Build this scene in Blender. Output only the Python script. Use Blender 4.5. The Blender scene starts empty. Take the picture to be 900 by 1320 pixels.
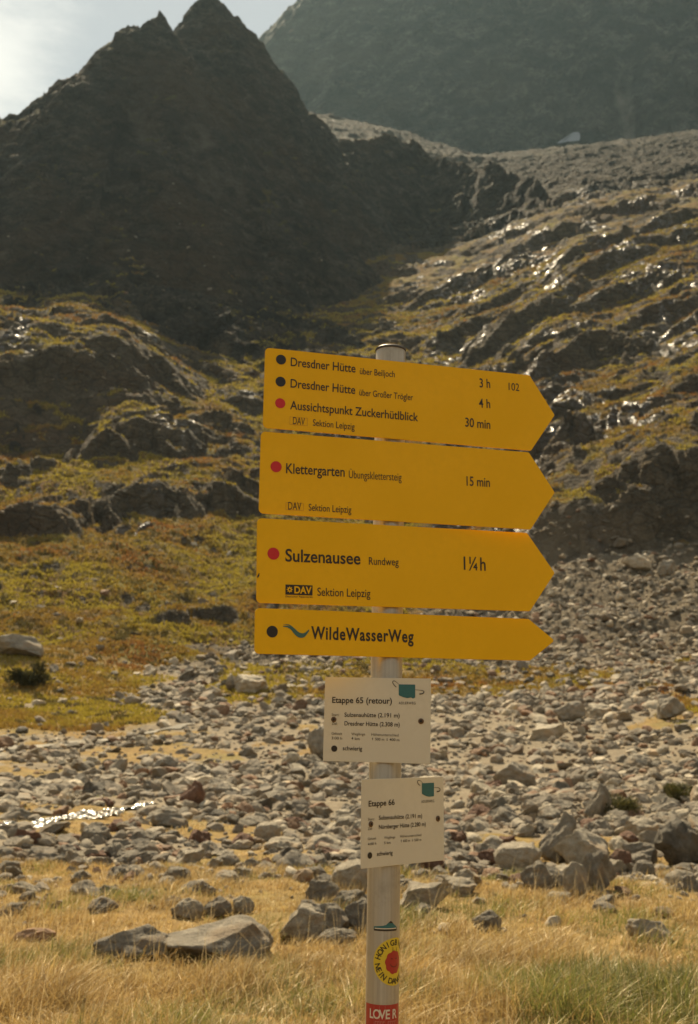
import bpy, bmesh, math, random
import numpy as np
from mathutils import Vector, Matrix, noise as mnoise

random.seed(7); RNG = np.random.default_rng(11)
SC = bpy.context.scene; COL = SC.collection
rad = math.radians

# ------------------------------------------------------------------ camera
EYE = np.array([0.0, 0.0, 1.6]); PITCH = rad(11.6); FPX = 1415.0
cam_d = bpy.data.cameras.new('camera'); cam = bpy.data.objects.new('camera', cam_d); COL.objects.link(cam)
cam.location = EYE; cam.rotation_euler = (rad(90) + PITCH, 0, 0)
cam_d.sensor_fit = 'VERTICAL'; cam_d.sensor_height = 36.0; cam_d.sensor_width = 24.0
cam_d.lens = 36.0 * FPX / 1320.0
cam_d.clip_start = 0.05; cam_d.clip_end = 20000
cam_d.dof.use_dof = True; cam_d.dof.focus_distance = 2.12; cam_d.dof.aperture_fstop = 8.5
SC.camera = cam

# ------------------------------------------------------------------ sun, sky, exposure
SUN_EL, SUN_AZ = rad(50.0), rad(-14.0)            # azimuth measured from +Y (view direction) towards +X
sun_dir = Vector((math.sin(SUN_AZ) * math.cos(SUN_EL), math.cos(SUN_AZ) * math.cos(SUN_EL), math.sin(SUN_EL)))
sl = bpy.data.lights.new('sun', 'SUN'); sl.energy = 5.0; sl.angle = rad(0.5); sl.color = (1.0, 0.83, 0.57)
so = bpy.data.objects.new('sun', sl); COL.objects.link(so); so.rotation_euler = sun_dir.to_track_quat('Z', 'Y').to_euler()
world = bpy.data.worlds.new('World'); SC.world = world; world.use_nodes = True
nt = world.node_tree; nt.nodes.clear(); N = nt.nodes.new; Lk = nt.links.new
sky = N('ShaderNodeTexSky'); sky.sky_type = 'NISHITA'; sky.sun_disc = False
sky.sun_elevation = SUN_EL; sky.sun_rotation = SUN_AZ; sky.altitude = 2200; sky.air_density = 0.8; sky.dust_density = 1.0; sky.ozone_density = 0.6
tc = N('ShaderNodeTexCoord')
# thin bright cloud low in the sky, laid out by direction
mp = N('ShaderNodeMapping'); mp.inputs['Scale'].default_value = (3.0, 3.0, 9.0); Lk(tc.outputs['Generated'], mp.inputs['Vector'])
cn = N('ShaderNodeTexNoise'); cn.inputs['Scale'].default_value = 2.0; cn.inputs['Detail'].default_value = 7; cn.inputs['Roughness'].default_value = 0.62
Lk(mp.outputs[0], cn.inputs['Vector'])
def direction(az, el):
    return (math.sin(az) * math.cos(el), math.cos(az) * math.cos(el), math.sin(el))
dt = N('ShaderNodeVectorMath'); dt.operation = 'DISTANCE'; Lk(tc.outputs['Generated'], dt.inputs[0]); dt.inputs[1].default_value = direction(rad(-23.0), rad(31.5))
mr = N('ShaderNodeMapRange'); mr.inputs[1].default_value = 0.02; mr.inputs[2].default_value = 0.16; mr.inputs[3].default_value = 0.75; mr.inputs[4].default_value = 0.0; Lk(dt.outputs['Value'], mr.inputs[0])
ad = N('ShaderNodeMath'); ad.operation = 'ADD'; Lk(cn.outputs['Fac'], ad.inputs[0]); Lk(mr.outputs[0], ad.inputs[1])
cr = N('ShaderNodeMapRange'); cr.inputs[1].default_value = 0.72; cr.inputs[2].default_value = 1.25; cr.inputs[3].default_value = .42; Lk(ad.outputs[0], cr.inputs[0]); cr.interpolation_type = 'SMOOTHSTEP'
tint = N('ShaderNodeMixRGB'); tint.blend_type = 'MULTIPLY'; tint.inputs[0].default_value = 1.0; Lk(sky.outputs[0], tint.inputs[1]); tint.inputs[2].default_value = (0.96, 0.95, 0.80, 1)
cm = N('ShaderNodeMixRGB'); Lk(cr.outputs[0], cm.inputs[0]); Lk(tint.outputs[0], cm.inputs[1]); cm.inputs[2].default_value = (10.5, 10.2, 9.4, 1)
bg = N('ShaderNodeBackground'); bg.inputs[1].default_value = 0.055; Lk(cm.outputs[0], bg.inputs[0])
wo = N('ShaderNodeOutputWorld'); Lk(bg.outputs[0], wo.inputs[0])
vs = SC.view_settings; vs.view_transform = 'Standard'; vs.look = 'None'; vs.gamma = 1.0; vs.use_curve_mapping = False
vs.exposure = 0.73
SC.cycles.use_denoising = True; SC.cycles.max_bounces = 6; SC.cycles.diffuse_bounces = 3; SC.cycles.volume_bounces = 0
SC.cycles.sample_clamp_indirect = 4.0

# ------------------------------------------------------------------ tagging
def tag(o, label=None, cat=None, group=None, kind=None):
    if label: o['label'] = label
    if cat: o['category'] = cat
    if group: o['group'] = group
    if kind: o['kind'] = kind
    return o

def mesh_np(name, co, faces, mat=None, smooth=True, parent=None, attrs=None):
    """co (n,3); faces (m,k) all of one size, or list of such arrays"""
    me = bpy.data.meshes.new(name)
    fl = faces if isinstance(faces, list) else [faces]
    fl = [f for f in fl if len(f)]
    idx = np.concatenate([f.ravel() for f in fl]); tot = np.concatenate([np.full(len(f), f.shape[1]) for f in fl])
    st = np.concatenate([[0], np.cumsum(tot)[:-1]])
    me.vertices.add(len(co)); me.vertices.foreach_set('co', np.ascontiguousarray(co, dtype=np.float32).ravel())
    me.loops.add(len(idx)); me.loops.foreach_set('vertex_index', idx.astype(np.int32))
    me.polygons.add(len(tot)); me.polygons.foreach_set('loop_start', st.astype(np.int32)); me.polygons.foreach_set('loop_total', tot.astype(np.int32))
    me.polygons.foreach_set('use_smooth', np.full(len(tot), smooth))
    for k, a in (attrs or {}).items():
        at = me.attributes.new(k, 'FLOAT_COLOR', 'POINT'); b = np.ones((len(co), 4), np.float32); b[:, :a.shape[1]] = a
        at.data.foreach_set('color', b.ravel())
    me.update(calc_edges=True)
    if mat: me.materials.append(mat)
    o = bpy.data.objects.new(name, me); COL.objects.link(o)
    if parent: o.parent = parent
    return o

# ------------------------------------------------------------------ noise in numpy
_P = np.random.default_rng(5).permutation(1024).astype(np.int32); _P = np.concatenate([_P, _P])
_GA = np.random.default_rng(6).random(1024).astype(np.float32); _GX = np.cos(_GA * 6.2831853); _GY = np.sin(_GA * 6.2831853)
def _hi(ix, iy, k): return _P[_P[(ix + k * 131) & 1023] + ((iy + k * 57) & 1023)]
def _h(ix, iy, k): return _GA[_hi(ix, iy, k)]
def perlin(x, y, k=0):
    x = x.astype(np.float32); y = y.astype(np.float32)
    ix, iy = np.floor(x).astype(np.int32), np.floor(y).astype(np.int32); fx, fy = x - ix, y - iy
    u = fx * fx * fx * (fx * (fx * 6 - 15) + 10); v = fy * fy * fy * (fy * (fy * 6 - 15) + 10)
    def g(ox, oy):
        h = _hi(ix + ox, iy + oy, k)
        return _GX[h] * (fx - ox) + _GY[h] * (fy - oy)
    a = g(0, 0); b = g(1, 0); c = g(0, 1); d = g(1, 1)
    a = a + u * (b - a); c = c + u * (d - c)
    return (a + v * (c - a)) * 1.5
def fbm(x, y, k=0, octaves=5, gain=0.5, lac=2.03, ridged=False):
    s = np.zeros_like(x); a = 1.0; t = 0
    for i in range(octaves):
        n = perlin(x, y, k + i * 17)
        s += a * ((1 - 2 * np.abs(n)) if ridged else n); t += a; a *= gain
        x, y = x * lac * 0.96 + y * lac * 0.28 + 3.1, y * lac * 0.96 - x * lac * 0.28 + 7.7
    return s / t
def blocks(x, y, k=0, tilt=0.6, step=0.5):
    """broken rock: every Voronoi cell is a tilted slab at its own height (cell size 1)"""
    x = x.astype(np.float32); y = y.astype(np.float32)
    ix, iy = np.floor(x).astype(np.int32), np.floor(y).astype(np.int32); best = np.full(x.shape, 9.0, np.float32); h = np.zeros_like(x)
    for ox in (-1, 0, 1):
        for oy in (-1, 0, 1):
            cx, cy = ix + ox, iy + oy
            px = cx + _h(cx, cy, k); py = cy + _h(cx, cy, k + 1)
            d = (x - px) ** 2 + (y - py) ** 2; m = d < best
            best = np.where(m, d, best)
            hh = (_h(cx, cy, k + 2) - .5) * step + ((_h(cx, cy, k + 3) - .5) * (x - px) + (_h(cx, cy, k + 4) - .5) * (y - py)) * 2 * tilt
            h = np.where(m, hh, h)
    return h
def sstep(a, b, x):
    t = np.clip((x - a) / (b - a), 0, 1); return t * t * (3 - 2 * t)
def gauss1(a, s, axis):
    r = int(3 * s + 1); w = np.exp(-.5 * (np.arange(-r, r + 1) / s) ** 2); w /= w.sum()
    p = [(0, 0), (0, 0)]; p[axis] = (r, r); q = np.pad(a, p, mode='edge'); out = np.zeros_like(a)
    for i, wi in enumerate(w):
        out += wi * (q[i:i + a.shape[0], :] if axis == 0 else q[:, i:i + a.shape[1]])
    return out

# ------------------------------------------------------------------ the lie of the land
CP, SP = math.cos(PITCH), math.sin(PITCH)
def pix(px, py, d):
    """point at horizontal distance d seen at photo pixel (px, py): used only to survey the terrain"""
    u, v = (px - 450) / FPX, (660 - py) / FPX
    X, Y, Z = u, CP - v * SP, SP + v * CP
    s = d / math.hypot(X, Y); return X * s, Y * s, Z * s + EYE[2]
FLOOR = [(12, 1153), (18, 1087), (25, 1046)]
SURV = {
 -500: [(40, 992), (52, 950), (65, 890), (80, 810), (105, 700), (130, 610), (150, 540), (175, 440), (210, 400), (300, 340), (560, 230)],
 -150: [(40, 993), (52, 956), (65, 905), (80, 835), (105, 735), (130, 650), (154, 575), (177, 425), (205, 395), (300, 340), (560, 230)],
 50:   [(40, 991), (52, 957), (65, 905), (80, 832), (105, 735), (130, 652), (152, 572), (175, 430), (200, 402), (235, 375), (300, 345), (560, 230)],
 150:  [(40, 991), (53, 952), (66, 900), (82, 832), (105, 735), (130, 648), (153, 560), (172, 445), (195, 402), (235, 375), (300, 345), (560, 230)],
 250:  [(40, 992), (55, 938), (70, 885), (85, 825), (105, 745), (130, 650), (155, 560), (175, 500), (197, 450), (235, 410), (300, 360), (560, 200)],
 350:  [(40, 992), (58, 925), (75, 865), (90, 805), (110, 730), (135, 642), (160, 560), (185, 490), (215, 435), (260, 380), (330, 320), (480, 170), (560, 132)],
 500:  [(40, 990), (60, 915), (78, 862), (95, 800), (115, 730), (140, 640), (170, 550), (200, 480), (235, 420), (280, 350), (320, 300), (400, 232), (480, 188), (560, 160)],
 620:  [(40, 990), (60, 915), (80, 857), (100, 795), (120, 722), (145, 632), (170, 550), (200, 470), (235, 400), (275, 340), (310, 305), (420, 228), (480, 208), (560, 202)],
 720:  [(40, 990), (60, 915), (82, 852), (100, 785), (114, 730), (121, 690), (132, 605), (152, 545), (180, 470), (215, 390), (250, 330), (290, 275), (340, 232), (430, 203), (560, 190)],
 820:  [(40, 990), (60, 912), (82, 848), (100, 778), (113, 728), (120, 695), (133, 590), (155, 530), (185, 440), (215, 370), (250, 310), (290, 258), (340, 222), (430, 192), (560, 178)],
 920:  [(40, 990), (60, 908), (82, 842), (100, 770), (112, 720), (119, 690), (133, 565), (155, 500), (180, 420), (210, 350), (245, 292), (285, 242), (340, 208), (430, 180), (560, 165)],
 1150: [(40, 988), (60, 895), (82, 820), (100, 740), (115, 670), (133, 550), (155, 460), (180, 380), (210, 310), (245, 250), (300, 190), (430, 140), (560, 125)],
 1700: [(40, 980), (60, 870), (82, 780), (100, 690), (133, 520), (180, 380), (245, 280), (430, 160), (560, 140)],
}
PEAK_A = [(-420, 330, 330), (-200, 235, 350), (0, 149, 375), (22, 146, 378), (65, 119, 385), (76, 106, 386), (88, 105, 388), (101, 91, 390), (121, 80, 392), (140, 57, 395), (160, 42, 398), (172, 38, 400),
          (188, 46, 402), (194, 29, 404), (205, 26, 405), (214, 40, 406), (226, 60, 407), (262, 100, 400), (310, 150, 385), (345, 200, 370)]
PEAK_B = [(215, 84, 440), (231, 50, 440), (242, 30, 440), (254, 10, 440), (263, 0, 440), (272, 0, 440), (288, 13, 440), (310, 36, 438), (336, 62, 435), (362, 98, 430), (392, 137, 420), (420, 163, 410), (437, 174, 400), (470, 181, 385),
          (510, 184, 370), (532, 190, 362), (556, 204, 350), (580, 206, 345), (605, 208, 340), (640, 216, 330), (668, 226, 322), (692, 241, 312), (718, 262, 300), (740, 284, 290), (758, 306, 280)]
FAR = [(150, 190, 900), (250, 115, 930), (300, 80, 940), (334, 52, 950), (345, 42, 950), (360, 28, 955), (374, 12, 960), (384, 2, 960), (398, -8, 960), (440, -30, 965), (500, -75, 970), (580, -120, 980), (720, -170, 1000), (900, -210, 1000), (1150, -240, 1000), (1500, -200, 950)]

PEAK_A = [(a, b, c * .79) for a, b, c in PEAK_A]
PEAK_B = [(a, b, c * (.79 + .21 * min(1, max(0, (a - 400) / 150)))) for a, b, c in PEAK_B]

DS = np.concatenate([np.geomspace(0.4, 4.5, 24)[:-1], np.geomspace(4.5, 30, 240)[:-1], np.geomspace(30, 85, 300)[:-1], np.linspace(85, 260, 620)[:-1],
                     np.linspace(260, 470, 330)[:-1], np.linspace(470, 700, 130)[:-1], np.linspace(700, 1010, 170)[:-1], np.linspace(1010, 1500, 20)])
AZ = np.concatenate([np.linspace(-180, -60, 50)[:-1], np.linspace(-60, -24, 110)[:-1], np.linspace(-24, 24, 830)[:-1], np.linspace(24, 60, 110)[:-1], np.linspace(60, 180, 50)]) * math.pi / 180
ND, NA = len(DS), len(AZ)
Dg, Ag = np.meshgrid(DS, AZ, indexing='ij'); X = Dg * np.sin(Ag); Y = Dg * np.cos(Ag)

def base_height():
    keys = sorted(SURV); cz, ca = [], []
    for k in keys:
        pts = [pix(k, py, d) for d, py in FLOOR + SURV[k]]
        d = np.array([q for q, _ in FLOOR + SURV[k]], float); z = np.array([p[2] for p in pts]); a = np.array([math.atan2(p[0], p[1]) for p in pts])
        z = np.where(d < 26, np.where(d <= 12, 0.0, z), z)
        d2 = np.concatenate([[0, 8], d, [1500]]); z2 = np.concatenate([[0, 0], z, [z[-1] + (1500 - d[-1]) * .3]]); a2 = np.concatenate([[a[0]] * 2, a, [a[-1]]])
        cz.append(np.interp(DS, d2, z2)); ca.append(np.interp(DS, d2, a2))
    cz, ca = np.array(cz), np.array(ca); Z = np.zeros((ND, NA))
    for i in range(ND):
        a = np.concatenate([[-math.pi], ca[:, i], [math.pi]]); zz = cz[:, i]
        back = 0.10 * max(0, DS[i] - 30)                     # behind the camera the valley opens
        Z[i] = np.interp(AZ, a, np.concatenate([[min(back, zz[0])], zz, [min(back, zz[-1])]]))
    Z = gauss1(gauss1(Z, 5, 0), 14, 1)
    return Z
def ridge_height(line, slope, rib, k, mask, knee=1e6):
    """a mountain: its crest line and faces that fall away from it, cut by gullies"""
    P = np.array([pix(*p) for p in line]); x, y = X[mask], Y[mask]
    best = np.full(x.shape, -1e9); bu = np.zeros_like(x); bd = np.zeros_like(x); u0 = 0.0
    for a, b in zip(P[:-1], P[1:]):
        ab = b[:2] - a[:2]; L = math.hypot(*ab)
        t = np.clip(((x - a[0]) * ab[0] + (y - a[1]) * ab[1]) / (L * L), 0, 1)
        ds = np.hypot(x - a[0] - t * ab[0], y - a[1] - t * ab[1]); h = a[2] + t * (b[2] - a[2]) - slope * np.minimum(ds, knee) - .74 * np.clip(ds - knee, 0, None)
        m = h > best; best = np.where(m, h, best); bu = np.where(m, u0 + t * L, bu); bd = np.where(m, ds, bd); u0 += L
    fade = sstep(2, 40, bd)
    w = 14 * fbm(x / 60, y / 60, k + 5, 3)
    rb = fbm((bu + w) / rib, bd / (rib * 6), k, 5, .55, ridged=True)
    best = best + (.25 + .75 * fade) * rb * rib * .42
    gul = sstep(.12, -.42, rb + .25 * fbm(x / 7, y / 7, k + 9, 3)) * sstep(6, 30, bd)
    out = np.full(X.shape, -1e9); out[mask] = best; GULLY[mask] = np.where(best > GBEST[mask], gul, GULLY[mask]); GBEST[mask] = np.maximum(best, GBEST[mask]); return out

GULLY = np.zeros((ND, NA)); GBEST = np.full((ND, NA), -1e9)
Z0 = base_height()
deg = np.degrees(Ag)
# rough ground, outcrops and benches
hill = sstep(62, 95, Dg + 10 * fbm(X / 30, Y / 30, 3, 3))
right = sstep(1.0, 5.5, deg + 2.5 * fbm(X / 40, Y / 40, 4, 3))
scree_r = sstep(2.0, 5.0, deg + fbm(X / 9, Y / 9, 8, 3)) * sstep(60, 70, Dg) * (1 - sstep(112, 121, Dg + 5 * fbm(X / 14, Y / 14, 9, 3)))
scree_m = sstep(-9.5, -5.5, deg + 9 * fbm(X / 11, Y / 11, 8, 4)) * sstep(55, 66, Dg) * (1 - sstep(80, 92, Dg + 5 * fbm(X / 14, Y / 14, 9, 3)))
scree = np.maximum(scree_r, scree_m)
high = sstep(270, 330, Dg)
m_h = Dg > 55
crag = np.zeros_like(Z0); blk = np.zeros_like(Z0); oc = np.zeros_like(Z0)
x, y = X[m_h], Y[m_h]; z0 = Z0[m_h]; hl = hill[m_h] * (1 - scree[m_h]); rt = right[m_h]
o1 = fbm(x / 34 + 3, y / 34, 21, 4); o2 = fbm(x / 11, y / 11, 29, 4)
oc_ = sstep(.02, .16, o1 + .35 * o2 + .13 * rt - .04 - (1 - rt) * (.06 + .22 * (1 - sstep(128, 145, Dg[m_h]))))
S = 9.0
q = (z0 + 9 * fbm(x / 30, y / 30, 31, 4) + rt * (x * .10)) / S
fr = q - np.floor(q); stair = (np.floor(q) + sstep(.45, .92, fr) - q + .02) * S
wx, wy = x + 2.5 * fbm(x / 8, y / 8, 41, 3), y + 2.5 * fbm(x / 8, y / 8, 43, 3)
b_ = 5.0 * blocks(wx / 9, wy / 6, 51, .42, .30) + 2.4 * blocks(wx / 3.4, wy / 2.6, 61, .42, .36) + .8 * blocks(x / 1.3, y / 1.1, 71, .4, .4)
WX = 3.6 * fbm(X / 11, Y / 11, 45, 4, .55) + 2.0 * blocks(X / 4.5, Y / 4.5, 47, .2, 1.6) + .7 * blocks(X / 1.6, Y / 1.6, 49, .2, 1.6) 
bump = np.zeros_like(Z0); face = np.zeros_like(Z0)
def outcrop(a0, d0, w, h, tilt=0.0, back=2.2):
    """a rock step: a broken face on the valley side, a turfed back that runs into the slope"""
    i0, i1 = np.searchsorted(DS, [d0 - h * 2 - 8 - abs(tilt) * w, d0 + w * back + 8 + abs(tilt) * w]); j0, j1 = np.searchsorted(AZ, [a0 - (w + 7) / d0, a0 + (w + 7) / d0])
    if i1 - i0 < 3 or j1 - j0 < 3: return
    sl = (slice(i0, i1), slice(j0, j1)); wp = WX[sl]
    u = ((Ag[sl] - a0) * d0 + wp * .8) / w; t = Dg[sl] - d0 + wp - tilt * u * w + 2.0 * u * u
    lat = np.clip(1 - u * u, 0, 1) ** .6
    h = h * (.62 if a0 > .07 else .46)
    f = sstep(-.9, .9, t / (.30 * h + .3)); bk = np.clip(1 - np.clip(t, 0, None) / (w * back), 0, 1)
    bump[sl] = np.maximum(bump[sl], h * lat * f * bk ** 1.3)
    face[sl] = np.maximum(face[sl], lat * np.exp(-(t / (.5 * h + 1.0)) ** 2))
for a0, d0, w, h in ((-16.5, 163, 13, 9), (-13.2, 166, 9, 9), (-10.6, 171, 8, 6), (-11.2, 149, 8, 9), (-12.8, 146, 4, 6), (-9.3, 152, 5, 6), (-7.2, 156, 7, 6), (-6.4, 129, 4.6, 8), (-10.4, 127, 5.5, 8), (-13.2, 124, 3.5, 5), (-16.4, 119, 5.5, 7), (-7.6, 90, 4.0, 2.0), (-5.6, 93, 2.4, 3.0), (-17, 74, 3, 2.6), (-13, 72, 2.4, 1.8)):
    outcrop(rad(a0), d0, w, h)
for a0, d0, w, h, tl in ((12.5, 116, 12, 10, .25), (16.5, 121, 14, 12, .2), (9.8, 113, 6, 6, .2), (14, 142, 10, 7, .5), (17.5, 150, 10, 6, .5), (10.5, 150, 9, 6, .6), (8.0, 160, 10, 7, .6), (12, 176, 11, 8, .6), (16, 186, 12, 7, .6), (6.2, 178, 9, 6, .5), (9.5, 205, 13, 9, .6), (14, 226, 13, 8, .5), (6, 214, 10, 6, .4), (17, 250, 12, 7, .5), (10.5, 262, 14, 8, .4)):
    outcrop(rad(a0), d0, w, h, tl)
rr = random.Random(3)
for _ in range(900):
    a0 = rad(rr.uniform(-23, 23)); d0 = 84 + 236 * rr.random() ** 1.1; big = rr.random() ** 1.8
    w = (1.8 + 7 * big) * (.6 + d0 / 300); h = w * rr.uniform(.25, .62); r_ = math.degrees(a0) > 4
    if r_ and (d0 < 118 or rr.random() < .50): continue
    if not r_ and rr.random() < (.50 if d0 > 138 else .75): continue
    if r_: w *= 1.35; h *= 1.15
    if not r_ and d0 < 138: w *= .5; h *= .5
    outcrop(a0, d0, w, h, rr.uniform(-.55, .65) if r_ else rr.uniform(-.25, .35), rr.uniform(1.4, 2.8))
fc = face[m_h]
lowl = (1 - rt) * (1 - sstep(112, 132, Dg[m_h]))
crag[m_h] = hl * (bump[m_h] + fc * .75 * (1 - .75 * lowl) * b_ + oc_ * (.30 * stair * (1 - .5 * rt) + (.18 + .16 * rt) * b_))
oc[m_h] = np.maximum(oc_ * .5, fc) * hl
tuss = fbm(X / 1.6, Y / 1.1, 81, 4, .6)
Z1 = Z0 + crag + hill * (1 - oc) * (.50 * tuss + 1.7 * fbm(X / 10, Y / 8, 83, 3) + .5 * fbm(X / 4, Y / 2.6, 85, 3))
# valley floor: bars, hollows, the little stream bed on the left
fl = 1 - hill
Z1 += fl * sstep(9, 22, Dg) * (.30 * fbm(X / 7, Y / 7, 91, 4) + .10 * fbm(X / 1.6, Y / 1.6, 95, 3)) + fl * sstep(3, 9, Dg) * .06 * fbm(X / 1.3, Y / 1.3, 97, 3)
Z1 += scree * (.35 * fbm(X / 3, Y / 3, 99, 4) + .30 * blocks(X / .9, Y / .8, 103, .35, .7))
m_p = Dg > 150
ZA = ridge_height(PEAK_A, 1.46, 19, 200, m_p, 92); ZB = ridge_height(PEAK_B, 1.62, 17, 300, m_p, 120)
m_f = Dg > 480
ZF = ridge_height(FAR, 1.75, 40, 400, m_f)
ZP = np.maximum(ZA, ZB)
rk = np.zeros_like(Z0)
x, y = X[m_p], Y[m_p]
rk[m_p] = 5.0 * fbm(x / 18, y / 18, 501, 5, .58) + 2.2 * fbm(x / 3.2, y / 3.2, 505, 3, .6) + 7.0 * blocks(x / 21 + .4 * fbm(x / 9, y / 9, 77, 3), y / 21, 515, .4, .4) + 4.2 * blocks(x / 8 + .3 * fbm(x / 6, y / 6, 77, 2), y / 8, 511, .4, .5) + 1.5 * blocks(x / 3, y / 3, 521, .4, .5)
rf = np.zeros_like(Z0); x, y = X[m_f], Y[m_f]
rf[m_f] = 18 * fbm(x / 70, y / 70, 531, 6, .6) + 14 * blocks(x / 34 + .5 * fbm(x / 15, y / 15, 78, 3), y / 34, 541, .4, .5) + 6 * blocks(x / 11, y / 11, 543, .4, .5)
crest = np.maximum(ZP, -1e8)
ZP = np.where(ZP > -1e8, ZP + .8 * rk, ZP); ZF = np.where(ZF > -1e8, ZF + rf, ZF)
Z1 = Z1 + sstep(275, 330, Dg) * (3.5 * fbm(X / 24, Y / 24, 551, 5, .6) + 1.4 * blocks(X / 4.5, Y / 4.5, 553, .4, .6) + .9 * blocks(X / 1.9, Y / 1.9, 557, .4, .7))
Z = np.maximum(np.maximum(Z1, ZP), ZF)
WHO = np.where(ZF >= Z, 3, np.where(ZP >= Z, 2, np.where(hill > .5, np.where(high + .5 * fbm(X / 12, Y / 12, 559, 4) > .55, 4, 1), 0)))
# ground cover, read off the finished shape
gz_d = np.gradient(Z, axis=0) / np.gradient(DS)[:, None]; gz_a = np.gradient(Z, axis=1) / (np.gradient(AZ)[None] * Dg)
steep = np.sqrt(gz_d ** 2 + gz_a ** 2); steep = gauss1(gauss1(np.minimum(steep, 3), 1.2, 0), 1.2, 1)
n1 = fbm(X / 5, Y / 5, 601, 5, .6); n2 = fbm(X / 22, Y / 22, 611, 4)
grass = (1 - sstep(.82, 1.2, steep + .30 * n1)) * (1 - .30 * right * sstep(.05, .35, n1 + n2)) * (1 - scree) * (1 - .6 * high)
g_floor = (1 - sstep(9.4, 13.2, Dg + 6 * n2 + 5 * n1)) + .92 * (1 - sstep(20, 28, Dg)) * sstep(-.10, .14, n1 + n2 + .10 * sstep(-3, 6, deg)) + .9 * sstep(.12, .30, n2 + .5 * n1) * sstep(20, 30, Dg)
strip = sstep(.0, .25, n1 * .5 + n2 + 1 - np.abs(Dg - 70) / 9) * sstep(-7.5, -6, deg) * (1 - sstep(7, 9, deg))
left_bank = sstep(51, 56, Dg) * (1 - sstep(-13, -7, deg + 8 * fbm(X / 11, Y / 11, 12, 4))) * sstep(-.25, .05, n1 + .3)
g_floor = np.clip(np.maximum(g_floor * (1 - sstep(52, 60, Dg) * .0), np.maximum(strip * .9, left_bank)), 0, 1)
grass = np.where(hill > .5, np.maximum(grass, g_floor * (1 - hill) * 1.0 + strip * .8 * (1 - scree * .3)), g_floor)
pk = (WHO == 2) | (WHO == 3)
grass = np.where(WHO == 2, .75 * (1 - sstep(1.0, 1.7, steep + .5 * n1)) * sstep(-.25, .15, n2) * (1 - .7 * GULLY), grass); grass = np.where(WHO == 3, 0, grass)
wet = right * hill * (1 - scree) * (1 - .9 * high) * sstep(-.04, .28, fbm(X / 13, Y / 26, 701, 4) + .25 * fbm(X / 2.5, Y / 2.5, 711, 3)) * (1 - pk) * (1 - .6 * grass)
wet = np.maximum(wet, .8 * (1 - right) * hill * (1 - scree) * sstep(.28, .45, fbm(X / 15, Y / 15, 721, 3)) * (1 - grass) * (1 - pk))
gravel = np.clip(np.maximum(scree, (1 - hill)) + high * .0 * (1 - pk), 0, 1)
gravel = np.where(pk, GULLY, gravel)
cover = np.stack([grass, wet, gravel], -1)

def ground_z(px, py):
    d = np.hypot(px, py); a = np.arctan2(px, py)
    i = np.clip(np.searchsorted(DS, d) - 1, 0, ND - 2); j = np.clip(np.searchsorted(AZ, a) - 1, 0, NA - 2)
    t = np.clip((d - DS[i]) / (DS[i + 1] - DS[i]), 0, 1); s = np.clip((a - AZ[j]) / (AZ[j + 1] - AZ[j]), 0, 1)
    return (Z[i, j] * (1 - t) * (1 - s) + Z[i + 1, j] * t * (1 - s) + Z[i, j + 1] * (1 - t) * s + Z[i + 1, j + 1] * t * s)
def cover_at(px, py):
    i = np.clip(np.searchsorted(DS, np.hypot(px, py)) - 1, 0, ND - 2); j = np.clip(np.searchsorted(AZ, np.arctan2(px, py)) - 1, 0, NA - 2)
    return cover[i, j]
def survey(px, py, dmin=5.0, dmax=560.0):
    """ground point seen at a photo pixel"""
    u, v = (px - 450) / FPX, (660 - py) / FPX; r = np.array([u, CP - v * SP, SP + v * CP]); r /= math.hypot(r[0], r[1])
    d = np.geomspace(dmin, dmax, 3000); zz = ground_z(r[0] * d, r[1] * d); ray = EYE[2] + r[2] * d
    k = int(np.argmax(zz >= ray)); d = d[k]
    return r[0] * d, r[1] * d, float(zz[k]), d

# ------------------------------------------------------------------ materials
def new_mat(name):
    m = bpy.data.materials.new(name); m.use_nodes = True; t = m.node_tree; t.nodes.clear()
    out = t.nodes.new('ShaderNodeOutputMaterial'); b = t.nodes.new('ShaderNodeBsdfPrincipled'); t.links.new(b.outputs[0], out.inputs[0])
    return m, t, b, out
def nd(t, kind, **kw):
    n = t.nodes.new(kind)
    for k, v in kw.items():
        if isinstance(v, bpy.types.NodeSocket): t.links.new(v, n.inputs[k] if not k.startswith('i') or not k[1:].isdigit() else n.inputs[int(k[1:])])
        elif k.startswith('i') and k[1:].isdigit(): n.inputs[int(k[1:])].default_value = v
        elif k in n.inputs: n.inputs[k].default_value = v
        else: setattr(n, k, v)
    return n
def noise(t, vec, scale, detail=5, rough=.6, out='Fac', dist=0.0):
    n = nd(t, 'ShaderNodeTexNoise', Scale=scale, Detail=detail, Roughness=rough, Distortion=dist); t.links.new(vec, n.inputs['Vector']); return n.outputs[out]
def mix(t, f, a, b, mode='MIX'):
    n = t.nodes.new('ShaderNodeMixRGB'); n.blend_type = mode
    for i, v in enumerate((f, a, b)):
        if isinstance(v, bpy.types.NodeSocket): t.links.new(v, n.inputs[i])
        elif isinstance(v, tuple): n.inputs[i].default_value = (*v, 1)
        else: n.inputs[i].default_value = v
    return n.outputs[0]
def ramp(t, v, stops):
    n = t.nodes.new('ShaderNodeValToRGB'); e = n.color_ramp.elements
    while len(e) < len(stops): e.new(.5)
    for q, (p, c) in zip(e, stops): q.position = p; q.color = (*c, 1)
    t.links.new(v, n.inputs[0]); return n.outputs[0]
def mrange(t, v, a, b, c=0.0, d=1.0):
    n = t.nodes.new('ShaderNodeMapRange'); t.links.new(v, n.inputs[0])
    for i, q in enumerate((a, b, c, d)): n.inputs[i + 1].default_value = q
    return n.outputs[0]
def math_n(t, op, a, b=None):
    n = t.nodes.new('ShaderNodeMath'); n.operation = op
    for i, v in enumerate((a, b)):
        if v is None: continue
        if isinstance(v, bpy.types.NodeSocket): t.links.new(v, n.inputs[i])
        else: n.inputs[i].default_value = v
    return n.outputs[0]

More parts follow.
